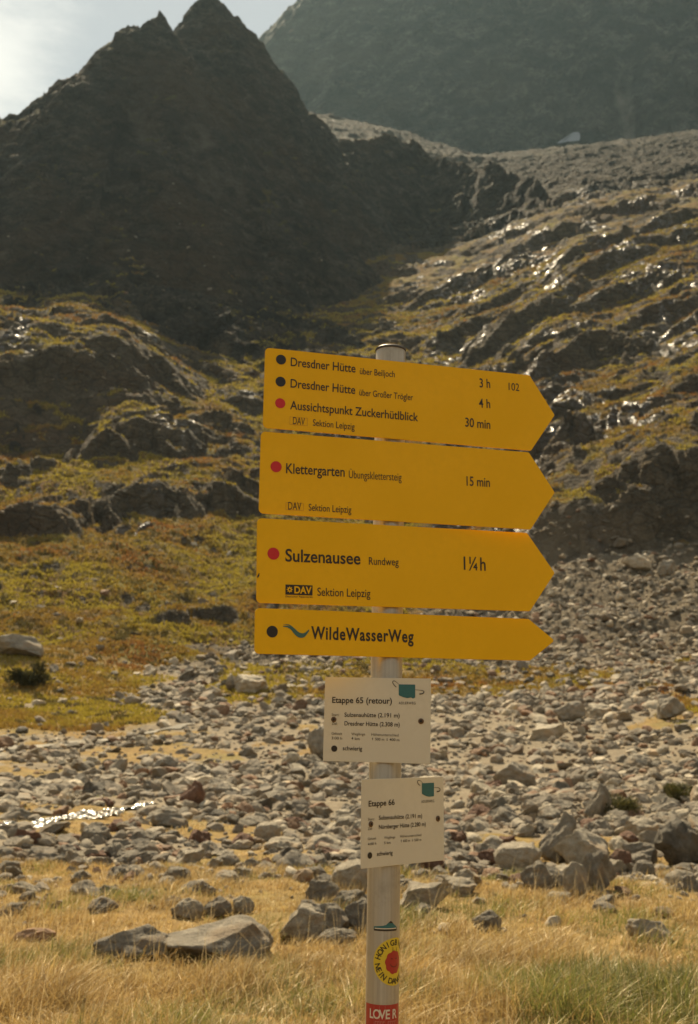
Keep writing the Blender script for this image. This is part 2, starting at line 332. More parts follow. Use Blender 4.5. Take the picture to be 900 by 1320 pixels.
def terrain_material(name, s, rock, grass_cols, bump_d, crack=1.0):
    m, t, b, out = new_mat(name)
    pos = nd(t, 'ShaderNodeTexCoord').outputs['Object']
    at = nd(t, 'ShaderNodeAttribute', attribute_name='cover'); sep = nd(t, 'ShaderNodeSeparateColor'); t.links.new(at.outputs['Color'], sep.inputs[0])
    g, w, gr = sep.outputs[0], sep.outputs[1], sep.outputs[2]
    big = noise(t, pos, .05 / s, 4, .6); mid = noise(t, pos, .45 / s, 6, .68); fine = noise(t, pos, 3.2 / s, 5, .7)
    rc = ramp(t, mid, [(.28, rock[0]), (.5, rock[1]), (.72, rock[2])])
    rc = mix(t, mrange(t, fine, .42, .66), rc, rock[3]); rc = mix(t, mrange(t, big, .5, .68, 0, .6), rc, rock[4])
    gv = ramp(t, mid, [(.25, rock[1] if crack < 1 else rock[0]), (.5, rock[2]), (.8, rock[2] if crack < 1 else rock[1])]); rc = mix(t, gr, rc, gv)
    gc = ramp(t, noise(t, pos, .11 / s, 5, .65), [(.34, grass_cols[0]), (.47, grass_cols[1]), (.56, grass_cols[2]), (.68, grass_cols[3])])
    gc = mix(t, mrange(t, noise(t, pos, 1.3 / s, 4, .7), .38, .66, 0, .8), gc, grass_cols[4])
    gf = math_n(t, 'ADD', g, math_n(t, 'MULTIPLY', math_n(t, 'SUBTRACT', noise(t, pos, .9 / s, 5, .7), .5), 1.6)); gf = mrange(t, gf, .40, .60)
    col = mix(t, gf, rc, gc); t.links.new(col, b.inputs['Base Color'])
    wf = math_n(t, 'MULTIPLY', w, mrange(t, noise(t, pos, .8 / s, 4, .6), .48, .60)); wf = math_n(t, 'MULTIPLY', wf, math_n(t, 'SUBTRACT', 1.0, gf))
    ro = nd(t, 'ShaderNodeMapRange'); t.links.new(wf, ro.inputs[0]); ro.inputs[3].default_value = .92; ro.inputs[4].default_value = .24
    t.links.new(ro.outputs[0], b.inputs['Roughness'])
    sp = nd(t, 'ShaderNodeMapRange'); t.links.new(wf, sp.inputs[0]); sp.inputs[3].default_value = .18; sp.inputs[4].default_value = 1.0
    t.links.new(sp.outputs[0], b.inputs['Specular IOR Level'])
    # joints and cracks between the blocks of the bedrock: real hollows in the relief, their shade also painted into the colour
    wv = t.nodes.new('ShaderNodeVectorMath'); wv.operation = 'ADD'; t.links.new(pos, wv.inputs[0])
    wn = t.nodes.new('ShaderNodeVectorMath'); wn.operation = 'SCALE'; wn.inputs['Scale'].default_value = 2.2 * s; t.links.new(noise(t, pos, .35 / s, 4, .6, 'Color'), wn.inputs[0]); t.links.new(wn.outputs[0], wv.inputs[1])
    ms_ = nd(t, 'ShaderNodeMapping'); ms_.inputs['Scale'].default_value = (.8, .8, 1.5); ms_.inputs['Rotation'].default_value = (.35, .3, 0); t.links.new(wv.outputs[0], ms_.inputs[0])
    vo = nd(t, 'ShaderNodeTexVoronoi', feature='DISTANCE_TO_EDGE', Scale=.42 / s); t.links.new(ms_.outputs[0], vo.inputs['Vector'])
    vo2 = nd(t, 'ShaderNodeTexVoronoi', feature='DISTANCE_TO_EDGE', Scale=1.25 / s); t.links.new(ms_.outputs[0], vo2.inputs['Vector'])
    ck = math_n(t, 'MULTIPLY', mrange(t, vo.outputs['Distance'], 0, .16), mrange(t, vo2.outputs['Distance'], 0, .14, .45, 1.0))
    ng = math_n(t, 'SUBTRACT', 1.0, math_n(t, 'MAXIMUM', gf, gr))
    crack_shade = mix(t, math_n(t, 'MULTIPLY', mrange(t, ck, .0, .5, .75 * crack, 0), ng), col, rock[0]); t.links.new(crack_shade, b.inputs['Base Color'])  # crevice shade painted: bare rock colour darkens towards the joints
    hgt = math_n(t, 'ADD', math_n(t, 'MULTIPLY', noise(t, pos, .9 / s, 7, .72), 1.0), math_n(t, 'MULTIPLY', noise(t, pos, 3.6 / s, 4, .7), .45))
    hgt = math_n(t, 'ADD', hgt, math_n(t, 'MULTIPLY', math_n(t, 'MULTIPLY', ck, ng), .9 * crack))
    bp = nd(t, 'ShaderNodeBump', Strength=1.0, Distance=bump_d); t.links.new(hgt, bp.inputs['Height']); t.links.new(bp.outputs[0], b.inputs['Normal'])
    return m
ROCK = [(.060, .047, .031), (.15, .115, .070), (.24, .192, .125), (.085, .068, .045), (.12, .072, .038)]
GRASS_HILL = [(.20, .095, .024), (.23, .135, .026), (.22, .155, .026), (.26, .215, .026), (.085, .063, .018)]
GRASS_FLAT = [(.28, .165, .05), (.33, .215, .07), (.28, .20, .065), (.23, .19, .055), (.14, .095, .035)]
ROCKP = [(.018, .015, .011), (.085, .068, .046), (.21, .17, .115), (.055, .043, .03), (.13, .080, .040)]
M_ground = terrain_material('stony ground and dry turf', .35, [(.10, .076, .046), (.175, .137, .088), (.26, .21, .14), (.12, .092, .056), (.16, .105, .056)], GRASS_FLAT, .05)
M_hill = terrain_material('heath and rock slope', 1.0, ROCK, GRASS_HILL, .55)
M_peak = terrain_material('dark mountain rock', 2.2, ROCKP, [(.15, .10, .035), (.15, .115, .035), (.14, .115, .035), (.13, .115, .035), (.08, .062, .025)], 2.6, .45)
M_far = terrain_material('far mountain rock', 10.0, [(.008, .007, .006), (.065, .057, .045), (.26, .23, .18), (.035, .03, .024), (.14, .11, .075)], GRASS_HILL, 9.0, .25)

M_scree = terrain_material('dark brown scree', 1.6, [(.028, .023, .016), (.070, .056, .037), (.125, .10, .068), (.05, .04, .027), (.08, .055, .03)], [(.10, .065, .02), (.11, .075, .022), (.10, .08, .022), (.12, .10, .025), (.05, .04, .015)], 1.0)
def terrain():
    idx = np.arange(ND * NA).reshape(ND, NA)
    F = np.stack([idx[:-1, :-1], idx[:-1, 1:], idx[1:, 1:], idx[1:, :-1]], -1).reshape(-1, 4)[:, ::-1]
    who = WHO[:-1, :-1].ravel(); co = np.stack([X, Y, Z], -1).reshape(-1, 3); cv = cover.reshape(-1, 3)
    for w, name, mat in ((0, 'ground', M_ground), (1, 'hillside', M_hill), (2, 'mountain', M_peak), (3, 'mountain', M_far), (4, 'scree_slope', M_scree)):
        f = F[who == w]; u, inv = np.unique(f, return_inverse=True)
        c = co[u]; ff = inv.reshape(-1, 4)
        if w == 0:                                            # close the hole under the camera
            ring = np.searchsorted(u, idx[0]); c = np.vstack([c, [[0, 0, c[ring, 2].mean()]]]); n = len(c) - 1
            fan = np.stack([np.full(NA - 1, n), ring[1:], ring[:-1]], -1); at = np.vstack([cv[u], [[1, 0, 1]]])
            o = mesh_np(name, c, [ff, fan], mat, attrs={'cover': at})
        else: o = mesh_np(name, c, ff, mat, attrs={'cover': cv[u]})
        tag(o, kind='structure')
terrain()

# ------------------------------------------------------------------ the air
def haze():
    m = bpy.data.materials.new('thin mountain haze'); m.use_nodes = True; t = m.node_tree; t.nodes.clear()
    out = t.nodes.new('ShaderNodeOutputMaterial'); v = t.nodes.new('ShaderNodeVolumePrincipled'); t.links.new(v.outputs[0], out.inputs['Volume'])
    v.inputs['Density'].default_value = HAZE; v.inputs['Color'].default_value = (.60, .87, 1.0, 1); v.inputs['Anisotropy'].default_value = .35
    lo = float(Z.min()) - 1.2; hi = float(Z.max()) + 12; e = 1530.0
    c = np.array([(a, b, q) for q in (lo, hi) for a, b in ((-e, -e), (e, -e), (e, e), (-e, e))])
    f = np.array([(3, 2, 1, 0), (4, 5, 6, 7), (0, 1, 5, 4), (1, 2, 6, 5), (2, 3, 7, 6), (3, 0, 4, 7)])
    tag(mesh_np('haze', c, f, m, smooth=False), kind='stuff')
HAZE = 0.00007
haze()

# ------------------------------------------------------------------ the signpost
def simple_mat(name, col, rough=.6, metal=0.0, spec=.5, grain=0.0, gscale=60.0, bump=0.0):
    m, t, b, out = new_mat(name); b.inputs['Roughness'].default_value = rough; b.inputs['Metallic'].default_value = metal; b.inputs['Specular IOR Level'].default_value = spec
    if grain:
        pos = nd(t, 'ShaderNodeTexCoord').outputs['Object']
        f = mrange(t, noise(t, pos, gscale, 5, .6), .35, .65); f2 = mrange(t, noise(t, pos, gscale * .12, 4, .6), .35, .65)
        c = mix(t, f, tuple(q * (1 - grain) for q in col), tuple(min(1, q * (1 + grain)) for q in col))
        c = mix(t, f2, c, tuple(q * (1 - grain * 1.2) for q in col)); t.links.new(c, b.inputs['Base Color'])
        ro = mrange(t, f2, 0, 1, max(.05, rough - .08), min(1, rough + .10)); t.links.new(ro, b.inputs['Roughness'])
        if bump:
            bp = nd(t, 'ShaderNodeBump', Strength=.5, Distance=bump); t.links.new(noise(t, pos, gscale, 4, .6), bp.inputs['Height']); t.links.new(bp.outputs[0], b.inputs['Normal'])
    else: b.inputs['Base Color'].default_value = (*col, 1)
    return m
M_yellow = simple_mat('traffic yellow enamel', (.77, .44, .004), .5, grain=.035, gscale=55, spec=.22)
M_plate = simple_mat('pale grey printed metal', (.62, .58, .475), .45, grain=.04, gscale=60, spec=.4)
M_ink = simple_mat('dark lettering ink', (.022, .014, .008), .5)
M_grey_ink = simple_mat('grey lettering ink', (.10, .085, .06), .5)
M_black = simple_mat('black marker dot', (.012, .009, .008), .45)
M_red = simple_mat('red marker dot', (.50, .008, .010), .45)
M_teal = simple_mat('teal print', (.022, .125, .135), .45)
M_wave = simple_mat('grey teal print', (.045, .13, .115), .45)
M_redst = simple_mat('red vinyl', (.36, .022, .020), .35)
M_yelst = simple_mat('yellow vinyl', (.62, .46, .03), .35)
M_white = simple_mat('white print', (.62, .55, .45), .45)
M_pink = simple_mat('pale red print', (.50, .16, .13), .45)
M_dark = simple_mat('dark steel', (.10, .09, .08), .45, metal=.8)
M_rust = simple_mat('rusty screw steel', (.16, .10, .06), .5, metal=.6, grain=.2, gscale=400)
def pole_mat():
    m, t, b, out = new_mat('brushed galvanised pole'); pos = nd(t, 'ShaderNodeTexCoord').outputs['Object']
    mp = nd(t, 'ShaderNodeMapping'); mp.inputs['Scale'].default_value = (260, 260, 5); t.links.new(pos, mp.inputs[0])
    f = noise(t, mp.outputs[0], 1.0, 4, .6); g = noise(t, pos, 22, 5, .65)
    c = mix(t, mrange(t, f, .3, .7), (.36, .31, .23), (.46, .40, .30)); c = mix(t, mrange(t, g, .52, .68, 0, .6), c, (.30, .26, .19)); t.links.new(c, b.inputs['Base Color'])
    b.inputs['Metallic'].default_value = .45; t.links.new(mrange(t, g, .3, .7, .34, .50), b.inputs['Roughness'])
    return m
M_pole = pole_mat()

AXIS = Vector((0.0202, 0.0, 1.0)).normalized(); P0 = Vector((0.07201387, 2.10899628, 1.75307219)); PR = .03
post_x = float(P0.x - AXIS.x / AXIS.z * P0.z); post_z = float(ground_z(np.array([post_x]), np.array([2.109]))[0])
BASE = P0 + AXIS * ((post_z - P0.z) / AXIS.z); H0 = (P0 - BASE).length
post = bpy.data.objects.new('signpost', None); COL.objects.link(post); post.empty_display_size = .2
ex = (Vector((1, 0, 0)) - AXIS * AXIS.x).normalized(); ey = AXIS.cross(ex)
post.matrix_world = Matrix(((ex.x, ey.x, AXIS.x, BASE.x), (ex.y, ey.y, AXIS.y, BASE.y), (ex.z, ey.z, AXIS.z, BASE.z), (0, 0, 0, 1)))
tag(post, 'metal trail signpost with four yellow arrow boards and two pale grey plates', 'signpost')

def link(name, me, mat, parent, M=None):
    o = bpy.data.objects.new(name, me); COL.objects.link(o); o.parent = parent
    if mat: me.materials.append(mat)
    if M is not None: o.matrix_local = M
    return o
def bm_obj(name, bm, mat, parent, M=None, smooth=False):
    me = bpy.data.meshes.new(name); bm.normal_update(); bm.to_mesh(me); bm.free()
    for p in me.polygons: p.use_smooth = smooth
    return link(name, me, mat, parent, M)
def lathe(prof, seg=64):
    bm = bmesh.new(); rings = []
    for r, z in prof: rings.append([bm.verts.new((r * math.cos(a), r * math.sin(a), z)) for a in np.linspace(0, 2 * math.pi, seg, endpoint=False)])
    for a, b in zip(rings[:-1], rings[1:]):
        for i in range(seg): bm.faces.new((a[i], a[(i + 1) % seg], b[(i + 1) % seg], b[i]))
    bm.faces.new(rings[-1]); bm.faces.new(rings[0][::-1]); return bm
def rounded(pts, radii, n=5):
    out = []
    for i, p in enumerate(pts):
        p = Vector(p); a = Vector(pts[i - 1]); b = Vector(pts[(i + 1) % len(pts)]); r = radii[i]
        if r <= 0: out.append(tuple(p)); continue
        u, v = (a - p).normalized(), (b - p).normalized(); half = u.angle(v) / 2; t = r / math.tan(half); c = p + (u + v).normalized() * (r / math.sin(half))
        s, e = p + u * t - c, p + v * t - c
        for k in range(n + 1):
            w = s.lerp(e, k / n).normalized() * r; out.append(tuple(c + w))
    return out
def slab(outline, z0, z1, bev=.0007):
    bm = bmesh.new(); f = bm.faces.new([bm.verts.new((x, y, z1)) for x, y in outline]); f.normal_update()
    if f.normal.z < 0: f.normal_flip()
    top = list(f.edges); r = bmesh.ops.extrude_face_region(bm, geom=[f], use_keep_orig=True)
    vs_ = [g for g in r['geom'] if isinstance(g, bmesh.types.BMVert)]
    for v in vs_: v.co.z = z0
    bmesh.ops.recalc_face_normals(bm, faces=bm.faces)
    if bev: bmesh.ops.bevel(bm, geom=[e for e in bm.edges if len(e.link_faces) == 2 and e.calc_face_angle(0) > 1.2], offset=bev, segments=2, affect='EDGES', clamp_overlap=True)
    return bm
def flat(polys, z):
    bm = bmesh.new()
    for p in polys:
        f = bm.faces.new([bm.verts.new((x, y, z)) for x, y in p]); f.normal_update()
        if f.normal.z < 0: f.normal_flip()
    return bm
def disc(cx, cy, r, n=40, sx=1.0): return [(cx + r * sx * math.cos(a), cy + r * math.sin(a)) for a in np.linspace(0, 2 * math.pi, n, endpoint=False)]
def stroke(pts, w):
    """a tapering pen stroke as a polygon"""
    L, R_ = [], []
    for i, p in enumerate(pts):
        a = Vector(pts[max(0, i - 1)]); b = Vector(pts[min(len(pts) - 1, i + 1)]); d = (b - a).normalized(); n = Vector((-d.y, d.x)); ww = w[i] if isinstance(w, (list, tuple)) else w
        L.append(tuple(Vector(p) + n * ww / 2)); R_.append(tuple(Vector(p) - n * ww / 2))
    return L + R_[::-1]
def smooth_line(pts, n=6):
    out = []; P = [Vector(p) for p in pts]
    for i in range(len(P) - 1):
        a, b, c, d = P[max(0, i - 1)], P[i], P[i + 1], P[min(len(P) - 1, i + 2)]
        for k in range(n):
            t = k / n; out.append(tuple(.5 * ((2 * b) + (c - a) * t + (2 * a - 5 * b + 4 * c - d) * t * t + (3 * b - a - 3 * c + d) * t ** 3)))
    out.append(tuple(P[-1])); return out
def text_mesh(s, weight=0.0, spacing=1.0):
    c = bpy.data.curves.new('lettering', 'FONT'); c.body = s; c.resolution_u = 4; c.offset = weight; c.space_character = spacing
    o = bpy.data.objects.new('lettering', c); COL.objects.link(o); me = bpy.data.meshes.new_from_object(o)
    bpy.data.objects.remove(o); bpy.data.curves.remove(c); return me
def letter(parent, s, xl, yl, xr, yr, cap, mat=None, weight=0.0, spacing=1.0, z=.0006, name='lettering'):
    me = text_mesh(s, weight, spacing); n = len(me.vertices); a = np.empty(n * 3, np.float32); me.vertices.foreach_get('co', a); a = a.reshape(-1, 3)
    x0, x1 = a[:, 0].min(), a[:, 0].max(); L = math.hypot(xr - xl, yr - yl); cs, sn = (xr - xl) / L, (yr - yl) / L
    u = (a[:, 0] - x0) / (x1 - x0) * L; v = a[:, 1] * cap / .69
    b = np.stack([xl + u * cs - v * sn, yl + u * sn + v * cs, np.full(n, z)], -1); me.vertices.foreach_set('co', b.astype(np.float32).ravel()); me.update()
    me.name = name; return link(name, me, mat or M_ink, parent)

pole = bm_obj('pole', lathe([(PR, 0), (PR, H0 + .610), (PR - .001, H0 + .6115)]), M_pole, post, smooth=False)
for p in pole.data.polygons: p.use_smooth = len(p.vertices) == 4
pole.data.set_sharp_from_angle(angle=rad(40))
capo = bm_obj('cap', lathe([(PR + .0012, H0 + .6115), (PR + .0012, H0 + .6150), (PR - .001, H0 + .6165), (.004, H0 + .6175)]), M_dark, pole)
BOARD = {'s1': (.2634, .0058, .4995, -.2624, .2888, .3431, .1600), 's2': (.2505, .0097, .3344, -.2634, .2840, .3384, .1586),
         's3': (.3166, .0263, .1681, -.2687, .2859, .3446, .1576), 's4': (.3625, .0209, .0360, -.2722, .2914, .3494, .0825)}
PLATE = {'g1': (-.1919, -.0037, -.1216, -.1121, .0888, .1547), 'g2': (.7313, .0136, -.3035, -.0891, .1240, .1538)}
LAB = {'s1': 'top yellow arrow board with three rows of route names', 's2': 'yellow arrow board reading Klettergarten', 's3': 'yellow arrow board reading Sulzenausee', 's4': 'narrow yellow arrow board reading WildeWasserWeg',
       'g1': 'pale grey plate reading Etappe 65 (retour)', 'g2': 'turned pale grey plate reading Etappe 66'}
def place(yaw, roll, h): return Matrix.Translation((0, 0, H0 + h)) @ Matrix.Rotation(yaw, 4, 'Z') @ Matrix.Translation((0, -.034, 0)) @ Matrix.Rotation(rad(90), 4, 'X') @ Matrix.Rotation(roll, 4, 'Z')
B = {}
for k, (yaw, roll, h, xl, xs, xt, H) in BOARD.items():
    ol = rounded([(xl, -H / 2), (xs, -H / 2), (xt, 0), (xs, H / 2), (xl, H / 2)], [.009, .006, .004, .006, .009])
    B[k] = bm_obj('arrow_board', slab(ol, -.0032, 0), M_yellow, post, place(yaw, roll, h)); B[k]['label'] = LAB[k]
    clamp = bm_obj('clamp', lathe([(PR + .0005, H0 + h - .012), (PR + .0022, H0 + h - .011), (PR + .0022, H0 + h + .011), (PR + .0005, H0 + h + .012)], 48), M_dark, post)
for k, (yaw, roll, h, xl, xr, H) in PLATE.items():
    ol = rounded([(xl, -H / 2), (xr, -H / 2), (xr, H / 2), (xl, H / 2)], [.0015] * 4, 3)
    B[k] = bm_obj('info_plate', slab(ol, -.0022, 0, .0004), M_plate, post, place(yaw, roll, h)); B[k]['label'] = LAB[k]
    bm_obj('bracket', slab([(xl + .008, -.012), (xr - .006, -.012), (xr - .006, .012), (xl + .008, .012)], -.0065, -.0027, 0), M_dark, post, place(yaw, roll, h))
TEXTS=[
 ('s1','Dresdner Hütte',-0.2118,0.0477,-0.0818,0.0476,0.0173),
 ('s1','über Beiljoch',-0.0729,0.0454,-0.0011,0.0460,0.0113),
 ('s1','Dresdner Hütte',-0.2111,0.0045,-0.0819,0.0037,0.0171),
 ('s1','über Großer Trögler',-0.0735,0.0018,0.0369,0.0019,0.0112),
 ('s1','Aussichtspunkt Zuckerhütlblick',-0.2107,-0.0391,0.0477,-0.0400,0.0170),
 ('s1','DAV',-0.2044,-0.0683,-0.1813,-0.0685,0.0128),
 ('s1','Sektion Leipzig',-0.1653,-0.0679,-0.0821,-0.0689,0.0113),
 ('s1','3 h',0.1786,0.0432,0.2016,0.0440,0.0187),
 ('s1','4 h',0.1767,0.0006,0.2011,0.0014,0.0186),
 ('s1','30 min',0.1468,-0.0418,0.2006,-0.0422,0.0184),
 ('s1','102',0.2417,0.0434,0.2650,0.0434,0.0158),
 ('s2','Klettergarten',-0.2133,0.0011,-0.0987,0.0022,0.0193),
 ('s2','Übungsklettersteig',-0.0903,-0.0000,0.0155,0.0016,0.0133),
 ('s2','15 min',0.1496,0.0014,0.1988,0.0018,0.0187),
 ('s2','DAV',-0.2077,-0.0690,-0.1825,-0.0688,0.0129),
 ('s2','Sektion Leipzig',-0.1682,-0.0686,-0.0846,-0.0683,0.0116),
 ('s3','Sulzenausee',-0.2147,0.0001,-0.0678,0.0002,0.0230),
 ('s3','Rundweg',-0.0507,0.0005,0.0096,0.0011,0.0126),
 ('s3','Sektion Leipzig',-0.1527,-0.0621,-0.0485,-0.0617,0.0133),
 ('s3','1¼h',0.1452,-0.0012,0.1921,-0.0015,0.0258),
 ('s3','DAV',-0.1973,-0.0595,-0.1642,-0.0595,0.0133),
 ('s3','Deutscher Alpenverein',-0.2139,-0.0670,-0.1615,-0.0664,0.0029),
 ('s4','WildeWasserWeg',-0.1652,-0.0114,0.0403,-0.0122,0.0225),
 ('g1','Etappe 65 (retour)',-0.0972,0.0298,0.0164,0.0300,0.0108),
 ('g1','ADLERWEG',0.0293,0.0292,0.0607,0.0296,0.0047),
 ('g1','Start:',-0.0973,0.0054,-0.0829,0.0055,0.0048),
 ('g1','Ziel:',-0.0968,-0.0107,-0.0862,-0.0110,0.0048),
 ('g1','Sulzenauhütte (2.191 m)',-0.0730,0.0045,0.0313,0.0050,0.0076),
 ('g1','Dresdner Hütte (2.308 m)',-0.0726,-0.0114,0.0316,-0.0115,0.0076),
 ('g1','Gehzeit',-0.0968,-0.0290,-0.0766,-0.0290,0.0047),
 ('g1','3:00 h',-0.0966,-0.0375,-0.0764,-0.0375,0.0047),
 ('g1','Weglänge',-0.0591,-0.0291,-0.0330,-0.0290,0.0047),
 ('g1','4 km',-0.0590,-0.0371,-0.0433,-0.0377,0.0047),
 ('g1','Höhenunterschied',-0.0213,-0.0292,0.0297,-0.0294,0.0047),
 ('g1','500 m',-0.0140,-0.0374,0.0030,-0.0377,0.0047),
 ('g1','400 m',0.0129,-0.0377,0.0315,-0.0380,0.0047),
 ('g1','schwierig',-0.0747,-0.0568,-0.0380,-0.0568,0.0075),
 ('g2','Etappe 66',-0.0725,0.0291,-0.0074,0.0297,0.0099),
 ('g2','ADLERWEG',0.0621,0.0305,0.0970,0.0305,0.0049),
 ('g2','Start:',-0.0738,0.0050,-0.0579,0.0047,0.0043),
 ('g2','Ziel:',-0.0737,-0.0115,-0.0628,-0.0113,0.0043),
 ('g2','Sulzenauhütte (2.191 m)',-0.0471,0.0050,0.0642,0.0036,0.0072),
 ('g2','Nürnberger Hütte (2.280 m)',-0.0470,-0.0112,0.0738,-0.0116,0.0072),
 ('g2','Gehzeit',-0.0740,-0.0289,-0.0533,-0.0286,0.0043),
 ('g2','4:00 h',-0.0739,-0.0378,-0.0532,-0.0378,0.0043),
 ('g2','Weglänge',-0.0338,-0.0290,-0.0059,-0.0292,0.0043),
 ('g2','5 km',-0.0337,-0.0380,-0.0176,-0.0383,0.0043),
 ('g2','Höhenunterschied',0.0068,-0.0290,0.0619,-0.0293,0.0044),
 ('g2','650 m',0.0145,-0.0373,0.0319,-0.0376,0.0044),
 ('g2','550 m',0.0438,-0.0377,0.0618,-0.0378,0.0044),
 ('g2','schwierig',-0.0515,-0.0573,-0.0123,-0.0577,0.0071),
]

WEIGHT = {'Sulzenausee': .016, 'WildeWasserWeg': .024, 'Etappe 65 (retour)': .016, 'Etappe 66': .016, 'schwierig': .012, 'DAV': 0.0}
for k, s, xl, yl, xr, yr, cap in TEXTS:
    w = WEIGHT.get(s, .012 if k[0] == 'g' and '(' in s else (.010 if cap > .0165 else .003)); m = M_ink
    if s[0] == 'Ü': w = -.002
    if k[0] == 's' and cap < .0135: cap *= 1.15
    if k == 's3' and s == 'DAV': letter(B[k], s, xl, -.0588, xr, -.0588, .0125, M_yellow, .03, z=.0012); continue
    if s in ('Start:', 'Ziel:', 'Gehzeit', 'Weglänge', 'Höhenunterschied'): m = M_grey_ink
    letter(B[k], s, xl, yl, xr, yr, cap, m, w, 1.12 if s in ('WildeWasserWeg', 'ADLERWEG') else 1.0)
def mark(k, name, polys, mat, z=.0006): return bm_obj(name, flat(polys, z), mat, B[k])
for x, y, m in ((-.2311, .0584, M_black), (-.2307, .0140, M_black), (-.2302, -.0292, M_red)): mark('s1', 'grade_dot', [disc(x, y, .0099)], m)
mark('s2', 'grade_dot', [disc(-.2327, .0122, .0107)], M_red); mark('s3', 'grade_dot', [disc(-.2375, .0132, .0113)], M_red); mark('s4', 'grade_dot', [disc(-.2396, -.0007, .0106)], M_black)
mark('g1', 'grade_dot', [disc(-.0909, -.0544, .0058)], M_black); mark('g2', 'grade_dot', [disc(-.0688, -.0554, .0056)], M_black)
M_frame = simple_mat('faint printed frame', (.50, .235, .012), .5)
def frame_box(k, x0, y0, x1, y1, w): mark(k, 'emblem_frame', [[(x0, y0), (x1, y0), (x1, y0 + w), (x0, y0 + w)], [(x0, y1 - w), (x1, y1 - w), (x1, y1), (x0, y1)], [(x0, y0 + w), (x0 + w, y0 + w), (x0 + w, y1 - w), (x0, y1 - w)], [(x1 - w, y0 + w), (x1, y0 + w), (x1, y1 - w), (x1 - w, y1 - w)]], M_frame)
frame_box('s1', -.2108, -.0697, -.1758, -.0538, .0007); frame_box('s2', -.2126, -.0697, -.1778, -.0556, .0007)
mark('s3', 'emblem', [[(-.2141, -.0620), (-.1622, -.0620), (-.1622, -.0432), (-.2141, -.0432)]], M_ink)
fl = []
for i in range(24):
    a = 2 * math.pi * i / 24; r = (.0066 if i % 3 == 0 else .0040); fl.append((-.2062 + r * math.cos(a), -.0525 + r * math.sin(a)))
mark('s3', 'emblem', [fl], M_yellow, .0012); mark('s3', 'emblem', [disc(-.2062, -.0525, .0018, 16)], M_ink, .0016)
mark('s3', 'scratch', [stroke([(-.2672, -.0325), (-.2655, -.029), (-.2640, -.0245)], [.0018, .0032, .0012])], M_black)
sw = []
for dy, a0, w in ((0, 0, .0052), (.0035, .0, .0026), (-.0030, .010, .0030)):
    ln = smooth_line([(-.2200 + a0, .0090 + dy * .8), (-.2085 + a0 * .5, .0088 + dy), (-.1985, .0022 + dy), (-.1890, -.0052 + dy), (-.1785, -.0052 + dy * .8), (-.1690, .0045 + dy * .3)]); n = len(ln)
    sw.append(stroke(ln, [max(.0003, w * math.sin(math.pi * (i + .2) / (n - .4)) ** .8) for i in range(n)]))
for i, p in enumerate(sw): mark('s4', 'emblem', [p], M_wave, .0006 + .0002 * i)
for k, sq, h1, h2, ar in (('g1', [(.0287, .0658), (.0596, .0658), (.0599, .0421), (.0558, .0401), (.0521, .0420), (.0449, .0407), (.0376, .0422), (.0290, .0458)],
                       [(.0292, .0658), (.0238, .0701), (.0194, .0722), (.0172, .0693), (.0202, .0645), (.0244, .0605)], [(.0597, .0563), (.0713, .0553), (.0761, .0535), (.0742, .0497), (.0677, .0486)], (-.0189, .0085)),
                      ('g2', [(.0639, .0662), (.0967, .0664), (.0965, .0416), (.0895, .0412), (.0839, .0410), (.0783, .0416), (.0713, .0437), (.0638, .0470)],
                       [(.0672, .0658), (.0603, .0705), (.0553, .0721), (.0520, .0699), (.0539, .0655), (.0589, .0622)], [(.0966, .0574), (.1080, .0569), (.1131, .0544), (.1114, .0506), (.1043, .0499)], (.0095, .0384))):
    mark(k, 'emblem', [sq], M_teal)
    a = smooth_line(h1); b = smooth_line(h2)
    mark(k, 'emblem', [stroke(a, [.0005 + .0016 * (i / len(a)) * (1 - .6 * (i / len(a)) ** 3) for i in range(len(a))])], M_ink, .0008); mark(k, 'emblem', [stroke(b, [.0005 + .0018 * (i / len(b)) for i in range(len(b))])], M_ink, .0008)
    y = -.0352
    for x, s in ((ar[0], 1), (ar[1], -1)):
        mark(k, 'arrow_symbol', [[(x - .0004, y - .0022), (x + .0004, y - .0022), (x + .0004, y + .0022), (x - .0004, y + .0022)], [(x - .0014, y + s * .0009), (x + .0014, y + s * .0009), (x, y + s * .0026)]][::1], M_ink, .0007)
def screw(k, x, y, r):
    bm = bmesh.new(); rings = []
    for rr_, z in ((r, .0002), (r, .0012), (r * .85, .0018), (r * .55, .0022)): rings.append([bm.verts.new((x + rr_ * math.cos(a), y + rr_ * math.sin(a), z)) for a in np.linspace(0, 2 * math.pi, 24, endpoint=False)])
    for a, b in zip(rings[:-1], rings[1:]):
        for i in range(24): bm.faces.new((a[i], a[(i + 1) % 24], b[(i + 1) % 24], b[i]))
    bm.faces.new([bm.verts.new((v.co.x, v.co.y, .0010)) for v in rings[-1]])
    o = bm_obj('screw', bm, M_rust, B[k]); bm_obj('screw', flat([disc(x, y, r * .5, 6)], .0024), M_black, B[k]); return o
screw('g1', -.0931, -.0010, .0050); screw('g1', .0712, -.0008, .0052); screw('g2', -.0667, -.0016, .0052); screw('g2', .1070, 0, .0054)
